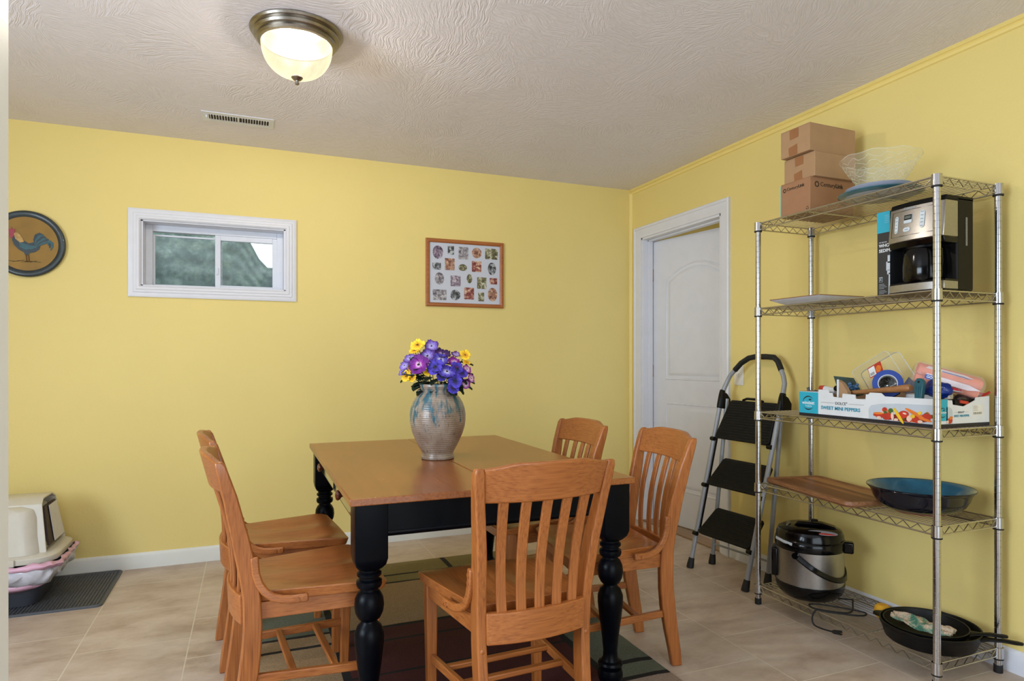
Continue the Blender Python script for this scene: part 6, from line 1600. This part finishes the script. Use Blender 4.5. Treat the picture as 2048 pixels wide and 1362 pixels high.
# bottom shelf: pressure cooker, cord, skillets, cloth, sponge
pcx, pcy = 2.388, 2.246
pk = thing('pressure_cooker', 'electric pressure cooker with brushed steel body and black lid on the bottom shelf', 'pressure cooker', (pcx, pcy, S5))
pcc = (pcx, pcy, S5)
MB().lathe([(0.0, 0.0), (0.105, 0.0), (0.120, 0.008), (0.140, 0.030), (0.1475, 0.058), (0.1475, 0.070), (0.0, 0.070)], pcc, 56).build('base', 'black_gloss', pk, angle=50)
MB().lathe([(0.1440, 0.070), (0.1440, 0.222), (0.0, 0.222), (0.0, 0.070)], pcc, 72).build('steel_body', 'steel', pk, angle=50)
MB().lathe([(0.0, 0.222), (0.1480, 0.222), (0.1500, 0.230), (0.1500, 0.250), (0.1465, 0.266), (0.1440, 0.268), (0.1425, 0.285), (0.134, 0.305), (0.112, 0.315), (0.0, 0.319)], pcc, 64).build('lid', 'black_gloss', pk, angle=40)
vd = Vector((0.735, 0.678, 0)); rd = Vector((0.678, -0.735, 0)); K = Vector(pcc)      # away from / to the right of the camera
b = MB(); b.tube([K - rd * 0.060 + Vector((0, 0, 0.312)), K - rd * 0.050 + Vector((0, 0, 0.326)), K + rd * 0.05 + Vector((0, 0, 0.328)), K + rd * 0.100 + Vector((0, 0, 0.316)), K + rd * 0.118 + Vector((0, 0, 0.300))], 1.0, flat=(0.05, 0.016), up=(0, 0, 1)); b.build('lid_handle', 'black_gloss', pk, bevel=0.006, angle=60)
b = MB(); b.cyl(tuple(K + vd * 0.03 + rd * 0.02 + Vector((0, 0, 0.318))), tuple(K + vd * 0.03 + rd * 0.02 + Vector((0, 0, 0.340))), 0.016, 20); b.build('steam_valve', 'black', pk, bevel=0.003)
lbf = frame(tuple(K - vd * 0.105 + rd * 0.052 + Vector((0, 0, 0.3115))), tuple(rd), tuple((vd + Vector((0, 0, 0.34))).normalized()))
e_ = MB().prism(ellipse(0, 0, 0.062, 0.017, 32), 0, 0.002, lbf).build('lid_badge', plain('silver_badge', lin(170, 172, 180), 0.3, 0.3), pk)
MB().prism(ellipse(0.018, -0.009, 0.034, 0.006, 24), 0.002, 0.0026, lbf).build('badge_stripe', plain('badge_red', lin(196, 60, 44), 0.4), e_, flat=True)
lbf2 = frame(tuple(K - rd * 0.098 + vd * 0.01 + Vector((0, 0, 0.3155))), tuple(vd), tuple((-rd + Vector((0, 0, -0.35))).normalized() * -1))
MB().prism(ellipse(0, 0, 0.045, 0.018, 28), 0, 0.002, lbf2).build('lid_badge', 'steel', pk)
b = MB(); b.cbox((0, 0, 0), (0.060, 0.040, 0.052), Matrix.Translation(K + rd * 0.150 - vd * 0.02 + Vector((0, 0, 0.240))) @ Matrix.Rotation(math.atan2(rd.y, rd.x), 4, 'Z')); b.build('hinge_housing', 'black_gloss', pk, bevel=0.008, seg=3)
b = MB(); b.cbox((0, 0, 0), (0.030, 0.090, 0.130), Matrix.Translation(K - rd * 0.146 - vd * 0.01 + Vector((0, 0, 0.146))) @ Matrix.Rotation(math.atan2(rd.y, rd.x), 4, 'Z')); cp_ = b.build('control_panel', 'black_gloss', pk, bevel=0.008, seg=3)
cpf = frame(tuple(K - rd * 0.1612 - vd * 0.01 + Vector((0, 0, 0.146))), tuple(-vd), (0, 0, 1))
MB().prism(rrect(-0.033, -0.052, 0.033, 0.052, 0.008), 0, 0.0008, cpf).build('panel_face', 'greyprint', cp_, flat=True)
b = MB()
for i in range(2):
    for k in range(5): b.prism(rrect(-0.024 + i * 0.026, -0.044 + k * 0.019, -0.002 + i * 0.026, -0.034 + k * 0.019, 0.003), 0.0008, 0.0013, cpf)
b.build('panel_buttons', 'mat_grey', cp_, flat=True)
pv = 0.192
mdir = (-vd * 0.93 - rd * 0.36).normalized(); A = K + mdir * 0.149 + Vector((0, 0, pv + 0.016)); mdir2 = Vector((-mdir.x, -mdir.y, 0)); B_ = K + mdir2 * 0.149 + Vector((0, 0, pv + 0.016))
axl = (A - B_).normalized(); perp = Vector((-axl.y, axl.x, 0)); perp = perp if perp.dot(rd) > 0 else -perp
pts = []
for k in range(17):
    t = k / 16; a = math.pi * t; pts.append(K + Vector((0, 0, pv + 0.016)) + mdir * (0.152 * math.cos(a)) + (perp * 0.86 + Vector((0, 0, -0.62))).normalized() * (0.182 * math.sin(a)))
MB().tube(pts, 1.0, flat=(0.012, 0.024), up=(0.2, 0.3, 0.9)).build('carry_handle', 'black_gloss', pk, bevel=0.004, angle=60)
b = MB(); b.cyl(tuple(A - mdir * 0.004), tuple(A + mdir * 0.012), 0.014, 16); b.cyl(tuple(B_ - mdir2 * 0.004), tuple(B_ + mdir2 * 0.012), 0.014, 16); b.build('handle_pivots', 'black_gloss', pk)
ft = MB().tube([K - rd * 0.1405 - vd * 0.062 + Vector((0, 0, 0.262)), K - rd * 0.105 - vd * 0.107 + Vector((0, 0, 0.258)), K - rd * 0.070 - vd * 0.133 + Vector((0, 0, 0.254))], 1.0, flat=(0.002, 0.012), up=(0, 0, 1)); ft.build('name_plate', 'greyprint', pk)
# power cord
zc_ = S5 + 0.0035
cpts = [(2.455, 2.150), (2.485, 2.128), (2.500, 2.110), (2.470, 2.085), (2.430, 2.050), (2.390, 2.020), (2.350, 2.012), (2.300, 2.050), (2.262, 2.105), (2.268, 2.135), (2.300, 2.128), (2.345, 2.085), (2.400, 2.010), (2.412, 1.970), (2.385, 1.965), (2.335, 2.000), (2.280, 2.055), (2.258, 2.085)]
def catmull(P, n=6):
    P = [Vector(p) for p in P]; out = []
    for i in range(len(P) - 1):
        p0, p1, p2, p3 = P[max(0, i - 1)], P[i], P[i + 1], P[min(len(P) - 1, i + 2)]
        for k in range(n):
            t = k / n; out.append(0.5 * ((2 * p1) + (p2 - p0) * t + (2 * p0 - 5 * p1 + 4 * p2 - p3) * t * t + (3 * p1 - p0 - 3 * p2 + p3) * t ** 3))
    out.append(P[-1]); return out
c3d = [(x, y, zc_ + (0.004 if 8 < i < 14 else 0)) for i, (x, y) in enumerate(cpts)]
c3d += [tuple(at(1625, 1232, 2.246)), tuple(at(1627, 1248, 2.244)), tuple(at(1643, 1257, 2.244)), tuple(at(1664, 1263, 2.244))]
cd = thing('power_cord', 'black power cord with plug trailing from the pressure cooker over the shelf', 'cord', (2.4, 2.05, S5))
MB().tube(catmull(c3d), 0.0034, 8).build('cable', 'black_rubber', cd, angle=80)
e0 = Vector(c3d[-1]); e1 = at(1682, 1266, 2.246)
b = MB(); b.tube([e0, e0.lerp(e1, 0.3), e1], [0.005, 0.009, 0.010], 10); pg = b.build('plug', 'black_rubber', cd)
b = MB()
for s in (-1, 1): b.tube([e1 + Vector((0.004 * s, 0.003 * s, 0)), e1 + Vector((0.010 + 0.004 * s, -0.016 + 0.003 * s, 0))], 0.0011, 5)
b.build('prong', 'brass', pg)
# skillets
def skillet(lab, c, R, hgt, hang, hl, taper=0.86, spout=True):
    t = thing('cast_iron_skillet', lab, 'skillet', c, group='cast iron skillets on the bottom shelf')
    def fn(r, z, a):
        if spout and z > hgt * 0.7:
            d = max(0, 1 - abs(math.atan2(math.sin(a - hang - math.pi / 2), math.cos(a - hang - math.pi / 2))) / 0.16) + max(0, 1 - abs(math.atan2(math.sin(a - hang + math.pi / 2), math.cos(a - hang + math.pi / 2))) / 0.16)
            r = r + 0.007 * d * (z / hgt)
        return r, z
    MB().lathe([(0.0, 0.0), (R * taper, 0.0), (R * (taper + 0.04), 0.006), (R * 0.975, hgt * 0.72), (R, hgt * 0.8), (R * 1.005, hgt), (R * 0.975, hgt), (R * 0.95, hgt * 0.78), (R * taper - 0.002, 0.012), (R * taper - 0.012, 0.006), (0.0, 0.0055)], c, 96, fn=fn).build('pan', 'iron', t, angle=40)
    d = Vector((math.cos(hang), math.sin(hang), 0)); s_ = Vector((-d.y, d.x, 0)); o = Vector(c) + Vector((0, 0, hgt * 0.86))
    rings = []
    for x, w, th, dz in ((R * 0.985, 0.032, 0.016, -0.004), (R + 0.016, 0.019, 0.013, 0.0), (R + 0.035, 0.014, 0.012, 0.003), (R + hl * 0.5, 0.0155, 0.012, 0.008), (R + hl * 0.85, 0.0175, 0.011, 0.011), (R + hl * 0.97, 0.012, 0.010, 0.012), (R + hl, 0.004, 0.007, 0.012)):
        rings.append([o + d * x + s_ * (w * math.cos(a)) + Vector((0, 0, dz + th / 2 * math.sin(a))) for a in [2 * math.pi * q / 14 for q in range(14)]])
    MB().loft(rings).build('handle', 'iron', t, angle=60)
    if spout:
        b = MB(); q = -d; s2 = s_
        rings = [[Vector(c) + Vector((0, 0, hgt * 0.9 + 0.004 * math.sin(a))) + q * (R * x_) + s2 * (w * math.cos(a)) for a in [2 * math.pi * k / 10 for k in range(10)]] for x_, w in ((0.98, 0.040), (1.06, 0.034), (1.13, 0.024), (1.15, 0.010))]
        b.loft(rings); b.build('helper_handle', 'iron', t, angle=60)
    return t
sk1 = (2.425, 1.705, S5)
skillet('large deep black cast iron skillet lowest on the bottom shelf', sk1, 0.168, 0.064, math.radians(-65), 0.118)
sk2 = (2.412, 1.712, S5 + 0.0135)
skillet('smaller cast iron skillet nested inside the larger one', sk2, 0.142, 0.054, math.radians(-57), 0.112, taper=0.82, spout=False)
# crocheted cloth in the small skillet
def cloth_mat():
    m, nt, N, L, P = newmat('variegated_crochet')
    tc = N.new('ShaderNodeTexCoord'); n = N.new('ShaderNodeTexNoise'); n.inputs['Scale'].default_value = 28; n.inputs['Detail'].default_value = 2; L.new(tc.outputs['Object'], n.inputs['Vector'])
    r = ramp(N, [(0.36, lin(70, 120, 100)), (0.46, lin(140, 158, 134)), (0.54, lin(196, 172, 146)), (0.68, lin(206, 186, 160))]); L.new(n.outputs['Fac'], r.inputs[0]); L.new(r.outputs[0], P.inputs['Base Color'])
    v = N.new('ShaderNodeTexVoronoi'); v.inputs['Scale'].default_value = 190; L.new(tc.outputs['Object'], v.inputs['Vector'])
    bp = N.new('ShaderNodeBump'); bp.inputs['Strength'].default_value = 1.0; bp.inputs['Distance'].default_value = 0.004; L.new(v.outputs['Distance'], bp.inputs['Height']); L.new(bp.outputs[0], P.inputs['Normal']); P.inputs['Roughness'].default_value = 0.95
    return m
kz = S5 + 0.0135 + 0.040
def clo(u, v):
    d1 = Vector((-0.30, 0.95, 0)); d2 = Vector((0.95, 0.30, 0)); o = Vector((2.392, 1.705, kz))
    w = 0.115 * (0.55 + 0.45 * math.sin(math.pi * min(1, u * 1.1)))
    p = o + d1 * (0.105 - 0.205 * u) + d2 * (w * (v - 0.5))
    p.z += 0.016 * (1 - abs(2 * v - 1) ** 2) + 0.007 * math.sin(v * 14 + u * 7) + 0.014 * noise.noise((u * 4, v * 5, 7)) + 0.018 * (1 - u) * (1 - v) 
    return p
o_ = MB().grid(clo, 30, 30).build('pot_holder', cloth_mat(), org=(2.39, 1.705, kz), solid=0.006, angle=80); tag(o_, 'crocheted green and beige cloth lying in the smaller skillet', 'cloth')
b = MB(); sc0 = Vector((2.452, 1.925, S5 + 0.028))
b.lathe([(0.0, -0.028), (0.020, -0.027), (0.030, -0.018), (0.033, 0.0), (0.030, 0.018), (0.020, 0.027), (0.0, 0.028)], tuple(sc0), 28); o_ = b.build('yellow_pad', 'sponge', org=tuple(sc0 - Vector((0, 0, 0.028)))); tag(o_, 'round yellow scrubbing pad behind the skillets', 'scrubber')
